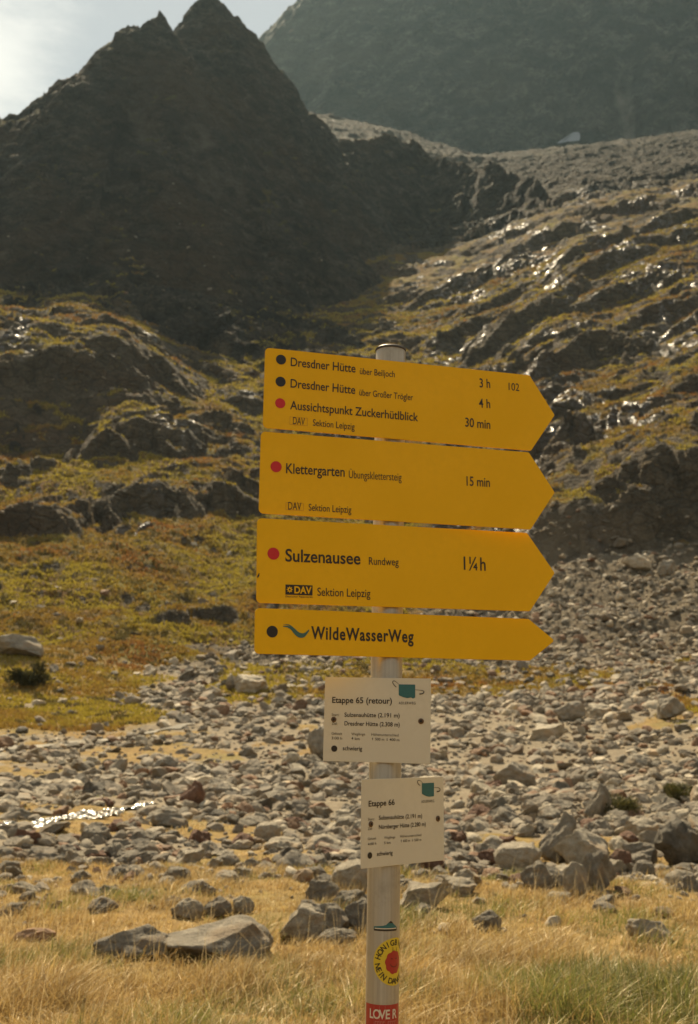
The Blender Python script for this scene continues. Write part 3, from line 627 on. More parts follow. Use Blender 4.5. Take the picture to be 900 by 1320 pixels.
# stickers that follow the round of the pole; s is the arc length from the side that faces the path
def on_pole(me, off, z0, s0=0.0):
    n = len(me.vertices); a = np.empty(n * 3, np.float32); me.vertices.foreach_get('co', a); a = a.reshape(-1, 3); ph = (a[:, 0] + s0) / PR; r = PR + off
    me.vertices.foreach_set('co', np.stack([r * np.sin(ph), -r * np.cos(ph), a[:, 1] + z0], -1).astype(np.float32).ravel()); me.update()
def sticker(name, polys, mat, z0, off, s0=0.0, parent=None, cuts=3):
    bm = flat(polys, 0); bmesh.ops.triangulate(bm, faces=bm.faces)
    for _ in range(6):
        lg = [e for e in bm.edges if abs(e.verts[0].co.x - e.verts[1].co.x) > .0035]
        if not lg: break
        bmesh.ops.subdivide_edges(bm, edges=lg, cuts=1); bmesh.ops.triangulate(bm, faces=bm.faces)
    me = bpy.data.meshes.new(name); bm.to_mesh(me); bm.free(); on_pole(me, off, z0, s0)
    for p in me.polygons: p.use_smooth = True
    return link(name, me, mat, parent or post)
def pole_letter(parent, ch, x, y, cap, ang, mat, z0, off, s0, weight=.012, sx=.9):
    me = text_mesh(ch, weight); n = len(me.vertices); a = np.empty(n * 3, np.float32); me.vertices.foreach_get('co', a); a = a.reshape(-1, 3)
    u = (a[:, 0] - (a[:, 0].max() + a[:, 0].min()) / 2) * cap / .69 * sx; v = (a[:, 1] - .345) * cap / .69
    b = np.stack([x + u * math.cos(ang) - v * math.sin(ang), y + u * math.sin(ang) + v * math.cos(ang), np.zeros(n)], -1); me.vertices.foreach_set('co', b.astype(np.float32).ravel())
    bm = bmesh.new(); bm.from_mesh(me)
    for _ in range(3):
        lg = [e for e in bm.edges if abs(e.verts[0].co.x - e.verts[1].co.x) > .0025]
        if lg: bmesh.ops.subdivide_edges(bm, edges=lg, cuts=1); bmesh.ops.triangulate(bm, faces=bm.faces)
    bm.to_mesh(me); bm.free(); on_pole(me, off, z0, s0); me.name = 'lettering'
    return link('lettering', me, mat, parent)
HB = -post_z                                             # heights above are measured along the pole from its foot
zc = 1.2075 + HB; s0 = .0222; RS = .0405
st = sticker('sticker', [disc(0, 0, RS, 48)], M_yelst, zc, .0003, s0); st['label'] = 'round yellow sticker with dark lettering round a red blob'
for i, ch in enumerate('HONIGBIENE'):
    a = rad(165 - 16.2 * i); pole_letter(st, ch, .0325 * math.cos(a), .0325 * math.sin(a), .0094, a - math.pi / 2, M_ink, zc, .0006, s0, .022)
for i, ch in enumerate('NEIN DANKE'):
    if ch != ' ':
        a = rad(192 + 12.6 * i); pole_letter(st, ch, .0325 * math.cos(a), .0325 * math.sin(a), .0094, a + math.pi / 2, M_ink, zc, .0006, s0, .022)
blob = [((.0170 + .0016 * abs(math.sin(4.5 * a + .4))) * math.cos(a) * .98, (.0170 + .0016 * abs(math.sin(4.5 * a + .4))) * math.sin(a) * 1.08 - .001) for a in np.linspace(0, 2 * math.pi, 72, endpoint=False)]
sticker('emblem', [blob], M_redst, zc, .0006, s0 - .001, st)
for p, w in (([(-.0075, .0045), (-.0055, .006), (-.0035, .0045)], .0011), ([(.0025, .0045), (.0045, .006), (.0065, .0045)], .0011), ([(-.0085, -.004), (-.005, -.0078), (0, -.009), (.005, -.0078), (.008, -.004)], .0010), ([(-.003, .0175), (-.0035, .0245)], .0008), ([(.005, .0170), (.006, .0235)], .0008)):
    sticker('emblem', [stroke(p, w)], M_ink, zc, .0009, s0 - .001, st)
zm = 1.2680 + HB
sm = sticker('sticker', [[(-.0185, -.0052), (.0265, -.0052), (.0275, -.0025), (.0195, .0035), (.0150, .0080), (.0125, .0090), (.0090, .0065), (.0045, .0025), (-.0010, .0010), (-.0185, -.0010)]], M_teal, zm, .0003); sm['label'] = 'small teal mountain shaped sticker'
sticker('emblem', [[(-.0180, -.0082), (.0262, -.0082), (.0278, -.0050), (-.0185, -.0050)]], M_ink, zm, .0004, 0, sm); sticker('emblem', [[(-.0165, -.0048), (.0250, -.0048), (.0250, -.0032), (-.0165, -.0032)]], M_white, zm, .0006, 0, sm)
sticker('emblem', [[(.0085, .0055), (.0180, .0050), (.0150, .0082), (.0125, .0092)]], M_ink, zm, .0005, 0, sm)
zl = 1.1360 + HB
lv = sticker('sticker', [[(-.0375, -.075), (.0385, -.075), (.0385, 0), (-.0375, 0)]], M_redst, zl, .0003); lv['label'] = 'red sticker reading LOVE in white capitals'
for i, (ch, x) in enumerate(zip('LOVER', (-.0205, -.0105, -.0005, .0095, .0240))): pole_letter(lv, ch, x, -.0155, .0150, 0, M_white, zl, .0006, 0, .022, .82)
for x in (-.0262, -.0155, -.0055, .0045, .0150): sticker('emblem', [[(x - .0002, -.075), (x + .0002, -.075), (x + .0002, -.001), (x - .0002, -.001)]], M_pink, zl, .0005, 0, lv)
for i in range(9):
    x = -.0135 + i * .0046
    if i != 4: sticker('emblem', [[(x, -.0340), (x + .0012, -.0340), (x + .0012, -.0285), (x + .0034, -.0285), (x + .0034, -.0270), (x, -.0270)]], M_pink, zl, .0006, 0, lv)

# ------------------------------------------------------------------ stones
def rock_shape(seed, sub, cuts=9, lo=.55, hi=.9, rough=.05, round_=.0):
    g = np.random.default_rng(seed); bm = bmesh.new(); bmesh.ops.create_icosphere(bm, subdivisions=sub, radius=1.0)
    bm.verts.ensure_lookup_table(); v = np.array([q.co[:] for q in bm.verts]); f = np.array([[q.index for q in p.verts] for p in bm.faces]); bm.free()
    for _ in range(cuts):
        n = g.normal(size=3); n /= np.linalg.norm(n); d = g.uniform(lo, hi); ov = np.clip(v @ n - d, 0, None); v = v - ov[:, None] * n
    if rough:
        o = g.uniform(0, 50, 3); st = g.normal(size=3); st /= np.linalg.norm(st)
        for i in range(len(v)):
            p = Vector(v[i] * 1.3 + o); q = Vector(v[i] * 3.6 + o); r = Vector(v[i] * 9 + o); lay = mnoise.noise(Vector((float(v[i] @ st) * 7 + 2 * mnoise.noise(p), o[0], o[1])))
            v[i] *= 1 + rough * (2.6 * mnoise.noise(p) + 1.5 * mnoise.noise(q) + .55 * mnoise.noise(r) + .7 * lay)
    v[:, 2] = np.where(v[:, 2] < -.45, -.45 + (v[:, 2] + .45) * .3, v[:, 2])
    v /= np.abs(v).max(0)
    return v, f
def stone_mat(name, dark, mid, light, scale, attr=False):
    m, t, b, out = new_mat(name); pos = nd(t, 'ShaderNodeTexCoord').outputs['Object']
    f = noise(t, pos, scale, 7, .68); g = noise(t, pos, scale * 6, 5, .7); h = noise(t, pos, scale * .5, 3, .5)
    c = ramp(t, f, [(.30, dark), (.5, mid), (.70, light)]); c = mix(t, mrange(t, g, .5, .66, 0, .55), c, tuple(q * .55 for q in mid))
    c = mix(t, mrange(t, h, .54, .64, 0, .5), c, (mid[0] * .95, mid[1] * .72, mid[2] * .5))
    if attr:
        a = nd(t, 'ShaderNodeAttribute', attribute_name='tint'); c = mix(t, 1.0, c, a.outputs['Color'], 'MULTIPLY')
    t.links.new(c, b.inputs['Base Color']); b.inputs['Roughness'].default_value = .82; b.inputs['Specular IOR Level'].default_value = .3
    bp = nd(t, 'ShaderNodeBump', Strength=1.0, Distance=.09 if not attr else .03); t.links.new(math_n(t, 'ADD', f, math_n(t, 'MULTIPLY', g, .4)), bp.inputs['Height']); t.links.new(bp.outputs[0], b.inputs['Normal'])
    return m
SM = {'grey': stone_mat('grey gneiss', (.16, .138, .10), (.29, .25, .185), (.42, .37, .28), 2.2), 'pale': stone_mat('pale weathered stone', (.30, .255, .18), (.45, .385, .28), (.58, .51, .38), 2.0),
      'dark': stone_mat('dark lichened stone', (.07, .062, .048), (.15, .132, .10), (.25, .22, .17), 2.4), 'rust brown': stone_mat('rust brown stone', (.11, .055, .035), (.21, .115, .07), (.30, .19, .12), 2.4)}
M_rub = stone_mat('mixed rubble', (.60, .59, .57), (.85, .84, .82), (1.0, 1.0, 1.0), 3.5, attr=True)
SHAPES = [rock_shape(100 + i, 5, 12 + i % 5, .52, .92, .075) for i in range(9)] + [rock_shape(140 + i, 5, 8, .74, .98, .055) for i in range(4)]
v_, f_ = rock_shape(171, 5, 13, .5, .9, .06); v_[:, 2] *= .22 + .78 * ((v_[:, 0] + 1) / 2) ** 1.1; SHAPES.append((v_, f_))
SMESH = {}
def stone_mesh(i, col):
    if (i, col) not in SMESH:
        me = bpy.data.meshes.new('stone'); v, f = SHAPES[i]; me.from_pydata(v.tolist(), [], f.tolist())
        for p in me.polygons: p.use_smooth = True
        me.set_sharp_from_angle(angle=rad(40)); me.materials.append(SM[col]); SMESH[i, col] = me
    return SMESH[i, col]
TAKEN = []
def stone(name, x, y, z, sx, sy, sz, rot, shape, col):
    o = bpy.data.objects.new(name, stone_mesh(shape, col)); COL.objects.link(o); o.location = (x, y, z); o.scale = (sx, sy, sz); o.rotation_euler = rot
    TAKEN.append((x, y, max(sx, sy))); return o
# the boulders one can point at: photo pixel of the foot, width and height in photo pixels, tilt, shape, colour, label
KEY = [
 (286, 1247, 188, 76, -.04, 13, 'grey', 'large slab boulder in the dry grass left of the signpost, sloping down to its left'),
 (176, 1240, 100, 40, -.2, 6, 'grey', 'grey flat boulder half sunk in the grass just left of the large slab boulder'),
 (233, 1184, 28, 16, 0, 1, 'grey', 'small grey stone above the grey flat boulder in the grass'),
 (244, 1186, 36, 26, .2, 10, 'pale', 'pale stone behind the left end of the large slab boulder'),
 (280, 1184, 36, 26, -.2, 11, 'grey', 'grey rounded stone behind the middle of the large slab boulder'),
 (312, 1180, 30, 24, .1, 12, 'pale', 'pale stone at the right of a row of three behind the large slab boulder'),
 (398, 1216, 80, 48, -.2, 0, 'pale', 'broad pale boulder with lit flat top, left of the pole foot'),
 (425, 1212, 70, 48, .15, 8, 'grey', 'grey boulder leaning on the broad pale boulder beside the pole'),
 (466, 1208, 44, 50, .0, 2, 'grey', 'grey boulder close against the left side of the pole'),
 (412, 1168, 44, 34, .3, 1, 'grey', 'grey angular boulder above the broad pale boulder'),
 (458, 1152, 60, 44, -.1, 9, 'pale', 'pale rounded boulder behind the pole just under the lower grey plate'),
 (450, 1176, 54, 26, 0, 3, 'grey', 'low grey boulder between the pale rounded one and the pole foot stones'),
 (436, 1222, 50, 22, 0, 10, 'grey', 'low flat stone in the grass at the front of the pole foot stones'),
 (546, 1174, 66, 36, .03, 7, 'pale', 'long pale slab right of the pole with dark front'),
 (596, 1156, 50, 22, .05, 4, 'pale', 'thin pale slab right of the long pale slab'),
 (628, 1202, 34, 26, 0, 11, 'grey', 'lone rounded stone in dry grass right of the pole'),
 (842, 1216, 58, 26, .1, 6, 'pale', 'white topped stone alone in the grass at the right'),
 (670, 1124, 62, 38, .1, 9, 'pale', 'smooth tan boulder at the left end of the right boulder pile'),
 (722, 1116, 46, 72, .35, 5, 'grey', 'tall grey leaning boulder at the back of the right boulder pile'),
 (756, 1122, 72, 52, .1, 0, 'pale', 'large pale boulder in the middle of the right boulder pile'),
 (770, 1152, 46, 54, -.1, 3, 'grey', 'upright grey boulder at the front of the right boulder pile'),
 (741, 1156, 34, 44, .05, 12, 'pale', 'rounded tan boulder lowest in the right boulder pile'),
 (698, 1152, 46, 40, -.3, 2, 'grey', 'grey boulder leaning at the lower left of the right boulder pile'),
 (801, 1120, 28, 24, 0, 10, 'rust brown', 'rust brown rounded stone right of the right boulder pile'),
 (822, 1112, 46, 26, .1, 1, 'grey', 'low grey boulder under the pointed rock on the right'),
 (884, 1120, 66, 62, -.2, 8, 'dark', 'big dark boulder at the right edge of the photo'),
 (878, 1142, 36, 20, 0, 10, 'pale', 'pale rounded stone below the big dark boulder at the right edge'),
 (832, 1082, 46, 26, 0, 4, 'pale', 'pale flat boulder between the shrub and the big dark boulder'),
 (848, 1100, 40, 30, 0, 6, 'grey', 'grey boulder left of the big dark boulder'),
 (772, 1060, 30, 52, .25, 5, 'grey', 'pointed rock standing left of the green shrub'),
 (631, 1116, 30, 22, 0, 2, 'rust brown', 'rust brown block right of the lower grey plate'),
 (556, 1126, 34, 26, 0, 11, 'rust brown', 'dark red rounded stone just below the lower grey plate'),
 (653, 1096, 28, 18, 0, 7, 'rust brown', 'reddish stone above the smooth tan boulder'),
 (664, 1016, 56, 34, 0, 0, 'grey', 'grey broken boulder on the stony flat right of the plates'),
 (706, 956, 54, 24, .05, 7, 'pale', 'long flat pale boulder on the stony flat right of the upper plate'),
 (775, 926, 38, 20, .1, 4, 'pale', 'flat pale rock farther back on the stony flat'),
 (735, 930, 40, 24, -.3, 1, 'grey', 'tilted grey rock beside the flat pale rock far back'),
 (862, 930, 40, 30, -.1, 3, 'grey', 'grey peaked boulder at the far right of the stony flat'),
 (248, 1042, 30, 36, .3, 5, 'rust brown', 'rust brown boulder leaning among the stones on the left'),
 (246, 1116, 42, 20, 0, 7, 'pale', 'pale flat slab on bare gravel left of the plates'),
 (222, 1068, 50, 20, 0, 6, 'grey', 'flat grey boulder by the thin stream on the left'),
 (326, 896, 50, 24, .12, 4, 'pale', 'pale layered slab above the gravel left of the upper plate'),
 (302, 890, 22, 18, .1, 6, 'grey', 'small grey slab left of the pale layered slab'),
 (412, 980, 34, 48, 0, 2, 'grey', 'grey rounded boulder at the left edge of the upper grey plate'),
 (346, 1085, 36, 26, .1, 9, 'pale', 'pale rounded boulder on the flat left of the lower plate'),
 (824, 742, 34, 22, .1, 0, 'pale', 'pale block on the scree below the dark cliff on the right'),
 (860, 748, 30, 22, 0, 3, 'grey', 'grey block on the scree right of the pale block'),
 (30, 850, 62, 28, .05, 6, 'grey', 'grey rounded slab in the turf at the left edge of the photo'),
]
for n, (px, py, w, h, tilt, sh, col, lab) in enumerate(KEY):
    x, y, z, d = survey(px, py); s = math.hypot(d, EYE[2] - z) / FPX; hw = w * s / 2; hh = h * s / 2 * 1.05
    y2 = 1 + hw * .8 / d; x, y = x * y2, y * y2; z = float(ground_z(np.array([x]), np.array([y]))[0])
    o = stone('boulder', x, y, z + hh * (.60 if sh != 13 else .42), hw * 1.04, hw * .85, hh * 1.1, (rad((n * 37) % 13 - 6), tilt, rad((n * 53) % 40 - 20) - math.atan2(x, y)), sh, col)
    tag(o, lab, 'boulder', 'boulders on the valley floor')
# everything smaller: sample the stony ground, build the largest-looking ones as stones, the rest as rubble
N_ = 40000
g = np.random.default_rng(77)
az = np.radians(g.uniform(-27, 27, N_)); d = np.exp(g.uniform(math.log(9.5), math.log(86), N_)); sx_, sy_ = d * np.sin(az), d * np.cos(az)
size = (.0026 + .0125 * (1 - g.random(N_)) ** 4.6 + .010 * (g.random(N_) < .03) * g.random(N_)) * (d + 9) * .62 * np.clip(1.2 - d / 130, .55, 1)
cv = cover_at(sx_, sy_); dens = 1.0 - np.where(d < 30, .90, .75) * cv[:, 0]
clump = fbm(sx_ / 4.0, sy_ / 4.0, 901, 3); dens *= np.clip(.72 + 1.2 * clump, .12, 1.0); dens *= sstep(9, 14, d + 3 * clump) * .99 + .01
lft = np.degrees(az) < -5; dens = np.where((d > 60) & lft, dens * .8, dens)
bare = np.exp(-(((np.degrees(az) + 8.5) / 2.2) ** 2 + ((d - 20.5) / 1.6) ** 2)); dens *= 1 - .85 * bare
keep = g.random(N_) < dens
sp_ = np.array([survey(px, py)[:2] for px, py in ((-60, 1074), (20, 1066), (60, 1060), (105, 1053), (150, 1045), (200, 1036))]); spf = np.array(smooth_line(sp_, 10))
keep &= np.hypot(sx_[:, None] - spf[None, :, 0], sy_[:, None] - spf[None, :, 1]).min(1) > .42 + g.uniform(-.15, .15, N_)
for bx_, by_, br in TAKEN: keep &= np.hypot(sx_ - bx_, sy_ - by_) > br * .85 + size * .4
sx_, sy_, d, az, size = sx_[keep], sy_[keep], d[keep], az[keep], size[keep]
# scree under the cliff, stray blocks on the slopes
M_ = 26000
az2 = np.radians(g.uniform(-11, 22, M_)); d2 = g.uniform(58, 122, M_); x2, y2_ = d2 * np.sin(az2), d2 * np.cos(az2); c2 = cover_at(x2, y2_)
i_ = np.clip(np.searchsorted(DS, d2) - 1, 0, ND - 2); j_ = np.clip(np.searchsorted(AZ, az2) - 1, 0, NA - 2); k2 = g.random(M_) < np.clip(np.maximum(scree[i_, j_], c2[:, 2] * (1 - c2[:, 0])), 0, 1) * (1 - .75 * (c2[:, 0] > .5))
x2, y2_, d2, az2 = x2[k2], y2_[k2], d2[k2], az2[k2]; s2_ = .07 + .42 * (1 - g.random(len(x2))) ** 4.5 + .35 * (g.random(len(x2)) < .012)
K_ = 1500
az3 = np.radians(g.uniform(-22, 22, K_)); d3 = g.uniform(60, 260, K_); x3, y3 = d3 * np.sin(az3), d3 * np.cos(az3); s3_ = .12 + .5 * (1 - g.random(K_)) ** 4
sx_ = np.concatenate([sx_, x2, x3]); sy_ = np.concatenate([sy_, y2_, y3]); d = np.concatenate([d, d2, d3]); az = np.concatenate([az, az2, az3]); size = np.concatenate([size, s2_, s3_])
sz_ = ground_z(sx_, sy_); n_s = len(sx_)
asp = np.stack([g.uniform(.8, 1.2, n_s), g.uniform(.65, 1.0, n_s), g.uniform(.42, .85, n_s)], -1) * size[:, None]
rz = g.uniform(0, 6.283, n_s); tx, ty = g.normal(0, .22, n_s), g.normal(0, .22, n_s)
kind = g.random(n_s); cidx = np.where(kind < .60, 0, np.where(kind < .80, 1, np.where(kind < .90, 2, 3)))
COLS = ['grey', 'pale', 'dark', 'rust brown']
vv = ((FPX * (sz_ - EYE[2] - 0) / np.maximum(d, 1)))                      # rough height in the view, to leave out what the frame cuts off
infr = (np.abs(np.degrees(az)) < 17) & (d > 10.2) & (d < 90)
order = np.argsort(np.where(infr, -size / d, 0)); big = order[:245]
def where(a, dd):
    side = 'left of the signpost' if a < -4 else ('right of the signpost' if a > 4.2 else 'behind the signpost')
    dist = 'near the dry grass' if dd < 17.5 else ('in the middle of the stony flat' if dd < 34 else 'far back on the stony flat')
    return f'{dist}, {side}'
for i in big:
    c = COLS[cidx[i]]; fl_ = 'flat' if asp[i, 2] / size[i] < .56 else 'rounded' if i % 3 == 0 else 'angular'
    o = stone('stone', sx_[i], sy_[i], sz_[i] + asp[i, 2] * .16, *asp[i], (tx[i], ty[i], rz[i]), (9 + i % 4) if fl_ == 'rounded' else i % 9, c)
    wl = where(math.degrees(az[i]), d[i]); tag(o, f'{fl_} {c} stone {wl}', 'stone', f'{fl_} {c} stones {wl}')
rest = np.setdiff1d(np.arange(n_s), big)
LOW = [rock_shape(300 + i, 2, 10, .55, .95, .075) for i in range(12)]; MID = [rock_shape(330 + i, 3, 11, .55, .95, .075) for i in range(6)]
TINT = np.array([(.30, .252, .182), (.52, .445, .32), (.16, .138, .10), (.27, .165, .095)])
def rubble(sel, shapes, name):
    co, fa, ti = [], [], []; base = 0
    for s_i, (v, f) in enumerate(shapes):
        ii = sel[(sel % len(shapes)) == s_i]
        if not len(ii): continue
        p = v[None] * asp[ii][:, None]; cz, sz2 = np.cos(rz[ii])[:, None], np.sin(rz[ii])[:, None]
        z = p[..., 2] + p[..., 0] * tx[ii][:, None] + p[..., 1] * ty[ii][:, None]
        x = p[..., 0] * cz - p[..., 1] * sz2 + sx_[ii][:, None]; y = p[..., 0] * sz2 + p[..., 1] * cz + sy_[ii][:, None]
        co.append(np.stack([x, y, z + (sz_[ii] + asp[ii, 2] * .10)[:, None]], -1).reshape(-1, 3)); nv = len(v)
        fa.append((f[None] + (np.arange(len(ii)) * nv)[:, None, None] + base).reshape(-1, 3)); base += nv * len(ii)
        t = TINT[cidx[ii]] * np.random.default_rng(s_i).uniform(.7, 1.25, (len(ii), 1)); ti.append(np.repeat(t, nv, 0))
    o = mesh_np(name, np.concatenate(co), np.concatenate(fa), M_rub, smooth=False, attrs={'tint': np.concatenate(ti)})
    return o
sc_ = size[rest] / d[rest]; far_ = sc_ < np.quantile(sc_, .80)
tag(rubble(rest[far_], LOW, 'rubble'), kind='stuff'); tag(rubble(rest[~far_], MID, 'rubble'), kind='stuff')

# ------------------------------------------------------------------ thin stream on the left, snow patch below the far wall
def ribbon(pts, widths, lift, waves=0.0):
    P = np.array(smooth_line(pts, 60 if waves else 8)); W = np.interp(np.linspace(0, 1, len(P)), np.linspace(0, 1, len(widths)), widths); co = []; M = 27 if waves else 7
    for i in range(len(P)):
        t = P[min(i + 1, len(P) - 1)] - P[max(i - 1, 0)]; t /= np.linalg.norm(t); n = np.array([-t[1], t[0]])
        ii_ = i / 7.5 if waves else i; wob = 1 + .5 * math.sin(ii_ * 1.7) * math.sin(ii_ * .6)
        for k in range(M):
            q = P[i] + n * W[i] * wob * (k / (M - 1) - .5); co.append((q[0], q[1], 0))
    co = np.array(co); z = ground_z(co[:, 0], co[:, 1]).reshape(-1, M); co[:, 2] = (z + lift).ravel() + waves * (fbm(co[:, 0] / .32, co[:, 1] / .32, 881, 3, .6))
    return co, np.array([(i * M + k, i * M + k + 1, (i + 1) * M + k + 1, (i + 1) * M + k) for i in range(len(P) - 1) for k in range(M - 1)])
mw, t, b, out = new_mat('shallow running water'); b.inputs['Base Color'].default_value = (.06, .055, .042, 1); b.inputs['Roughness'].default_value = .22; b.inputs['Specular IOR Level'].default_value = 1.0
bp = nd(t, 'ShaderNodeBump', Strength=.6, Distance=.10); t.links.new(noise(t, nd(t, 'ShaderNodeTexCoord').outputs['Object'], 3.5, 4, .6), bp.inputs['Height']); t.links.new(bp.outputs[0], b.inputs['Normal'])
co, fa = ribbon(sp_, [1.1, .8, .5, .9, .4, .15], .02, .075); tag(mesh_np('stream', co, fa[:, ::-1], mw), kind='structure')
ms, t, b, out = new_mat('old snow'); b.inputs['Base Color'].default_value = (.26, .27, .28, 1); b.inputs['Roughness'].default_value = .8
co = np.array([[a + (b - a) * i / 10 for i in range(11)] for a, b in ((np.array([718., 200]), np.array([747., 197])), (np.array([724., 196]), np.array([748., 193])), (np.array([733., 190]), np.array([748., 189])), (np.array([739., 186]), np.array([746., 186])))]).reshape(-1, 2)
P_ = np.array([survey(px, py - 13, 300.0, 900.0)[:3] for px, py in co]); P_[:, :2] *= .9985; P_[:, 2] += .8
tag(mesh_np('snow_patch', P_, np.array([(r * 11 + i, r * 11 + i + 1, (r + 1) * 11 + i + 1, (r + 1) * 11 + i) for r in range(3) for i in range(10)]), ms), kind='structure')
# trodden path on the left bank
mpth = simple_mat('trodden gravel path', (.30, .27, .21), .9, grain=.15, gscale=6, bump=.02)
pp_ = [survey(px, py)[:2] for px, py in ((-120, 972), (0, 967), (60, 963), (120, 957), (175, 950), (225, 940), (250, 934))]
co, fa = ribbon(pp_, [1.1, 1.0, 1.1, .9, .9, .7, .2], .07); tag(mesh_np('path', co, fa[:, ::-1], mpth), kind='structure')

# ------------------------------------------------------------------ grass
def leaf_mat(name, rough=.7, tr=.5):
    m = bpy.data.materials.new(name); m.use_nodes = True; t = m.node_tree; t.nodes.clear(); out = t.nodes.new('ShaderNodeOutputMaterial')
    a = nd(t, 'ShaderNodeAttribute', attribute_name='tint'); df = t.nodes.new('ShaderNodeBsdfDiffuse'); tl = t.nodes.new('ShaderNodeBsdfTranslucent'); mx = t.nodes.new('ShaderNodeMixShader'); mx.inputs[0].default_value = tr
    for s in (df, tl): t.links.new(a.outputs['Color'], s.inputs[0])
    gl = t.nodes.new('ShaderNodeBsdfGlossy'); gl.inputs['Roughness'].default_value = .45; gl.inputs[0].default_value = (.9, .8, .6, 1); m2 = t.nodes.new('ShaderNodeMixShader'); m2.inputs[0].default_value = .06
    t.links.new(df.outputs[0], mx.inputs[1]); t.links.new(tl.outputs[0], mx.inputs[2]); t.links.new(mx.outputs[0], m2.inputs[1]); t.links.new(gl.outputs[0], m2.inputs[2]); t.links.new(m2.outputs[0], out.inputs[0]); return m
M_grass = leaf_mat('dry alpine grass')
STRAW = np.array([(.48, .345, .135), (.40, .265, .09), (.29, .175, .065), (.58, .46, .25), (.27, .24, .07), (.17, .185, .045)])
def blades(x, y, z, h, w, lean, ang, col, levels=3):
    n = len(x); ts = np.linspace(0, 1, levels + 1); L = []
    dx, dy = np.cos(ang), np.sin(ang); fx = g.uniform(0, 6.283, n); wx_, wy_ = np.cos(fx), np.sin(fx)
    for t in ts[:-1]:
        cx, cy, cz = x + dx * lean * t ** 1.8, y + dy * lean * t ** 1.8, z + h * (t - .18 * (lean / h).clip(0, 2) * t * t); ww = w * (1 - .65 * t)
        L.append(np.stack([cx - wx_ * ww, cy - wy_ * ww, cz], -1)); L.append(np.stack([cx + wx_ * ww, cy + wy_ * ww, cz], -1))
    L.append(np.stack([x + dx * lean, y + dy * lean, z + h * (1 - .18 * (lean / h).clip(0, 2))], -1))
    co = np.stack(L, 1).reshape(-1, 3); k = 2 * levels + 1; b0 = (np.arange(n) * k)[:, None]
    quads = [b0 + np.array([2 * i, 2 * i + 1, 2 * i + 3, 2 * i + 2]) for i in range(levels - 1)]; tri = b0 + np.array([2 * levels - 2, 2 * levels - 1, 2 * levels])
    return co, (quads, tri), np.repeat(col, k, 0)
def add_blades(name, parts, mat):
    co, fq, ft, ti = [], [], [], []; b = 0
    for c, (q, t), col in parts:
        for a in q: fq.append(a + b)
        ft.append(t + b); co.append(c); ti.append(col); b += len(c)
    fs = ([np.concatenate(fq)] if fq else []) + [np.concatenate(ft)]
    return tag(mesh_np(name, np.concatenate(co), fs, mat, attrs={'tint': np.concatenate(ti)}), kind='stuff')
def grass_patch(n_t, d0, d1, per, hgt, wid, azw=27, power=1.0, thresh=.3):
    a = np.radians(g.uniform(-azw, azw, n_t)); dd = np.sqrt(d0 ** 2 + (d1 ** 2 - d0 ** 2) * g.random(n_t) ** power); x, y = dd * np.sin(a), dd * np.cos(a)
    c = cover_at(x, y)[:, 0] + .35 * fbm(x / 1.2, y / 1.2, 951, 2); k = c > thresh + .3 * g.random(n_t)
    for bx_, by_, br in TAKEN[:len(KEY)]: k &= np.hypot(x - bx_, y - by_) > br * .8
    x, y = x[k], y[k]; n = len(x)
    lush = .38 + 1.0 * sstep(-.3, .5, fbm(x / 1.1, y / 1.1, 955, 3)); green = sstep(-.02, .5, fbm(x / 1.6, y / 1.6, 961, 3) + .12 * (x > .3) + .45 * np.exp(-(((x - 1.75) / .8) ** 2 + ((y - 6.6) / 1.0) ** 2)) + .25 * np.exp(-(((x - 1.2) / .8) ** 2 + ((y - 7.6) / .9) ** 2)) + .2 * np.exp(-(((x - .35) / .5) ** 2 + ((y - 9) / .7) ** 2)))
    i = np.repeat(np.arange(n), per); m = len(i); r = np.abs(g.normal(0, .055, m)); th = g.uniform(0, 6.283, m)
    bx, by = x[i] + r * np.cos(th), y[i] + r * np.sin(th); bz = ground_z(bx, by) - .01
    h = hgt * lush[i] * g.uniform(.45, 1.25, m) * np.clip(1.35 - .055 * np.hypot(bx, by), .45, 1); lean = h * np.abs(g.normal(.75, .60, m)); sw_ = 3.2 * fbm(x / 1.4, y / 1.4, 977, 2); ang = np.where(g.random(m) < .55, sw_[i] + g.normal(0, .5, m), th + g.normal(0, .9, m))
    ci = g.choice(4, m, p=[.36, .30, .16, .18]); gi = g.random(m) < green[i] * .85; ci = np.where(gi, 4 + (g.random(m) < .55 * green[i] + .15), ci)
    col = STRAW[ci] * g.uniform(.75, 1.2, (m, 1)) * (1 + .38 * fbm(x / .9, y / .9, 971, 3))[i][:, None]
    return blades(bx, by, bz, h, wid * g.uniform(.6, 1.3, m), lean, ang, col)
parts = [grass_patch(6800, 4.6, 9.0, 13, .21, .0030), grass_patch(9000, 9.0, 15.5, 9, .20, .0036), grass_patch(9500, 12.0, 34, 7, .17, .006, thresh=.36), grass_patch(9000, 50, 82, 5, .26, .022, thresh=.5)]
# tall pale seed stalks
ns = 1500; a = np.radians(g.uniform(-24, 24, ns)); dd = np.sqrt(5.0 ** 2 + (12.5 ** 2 - 25) * g.random(ns)); x, y = dd * np.sin(a), dd * np.cos(a)
parts.append(blades(x, y, ground_z(x, y), g.uniform(.24, .46, ns), np.full(ns, .0016), np.abs(g.normal(.12, .12, ns)), g.uniform(0, 6.283, ns), np.tile((.60, .47, .26), (ns, 1)) * g.uniform(.8, 1.15, (ns, 1))))
add_blades('dry_grass', parts, M_grass)
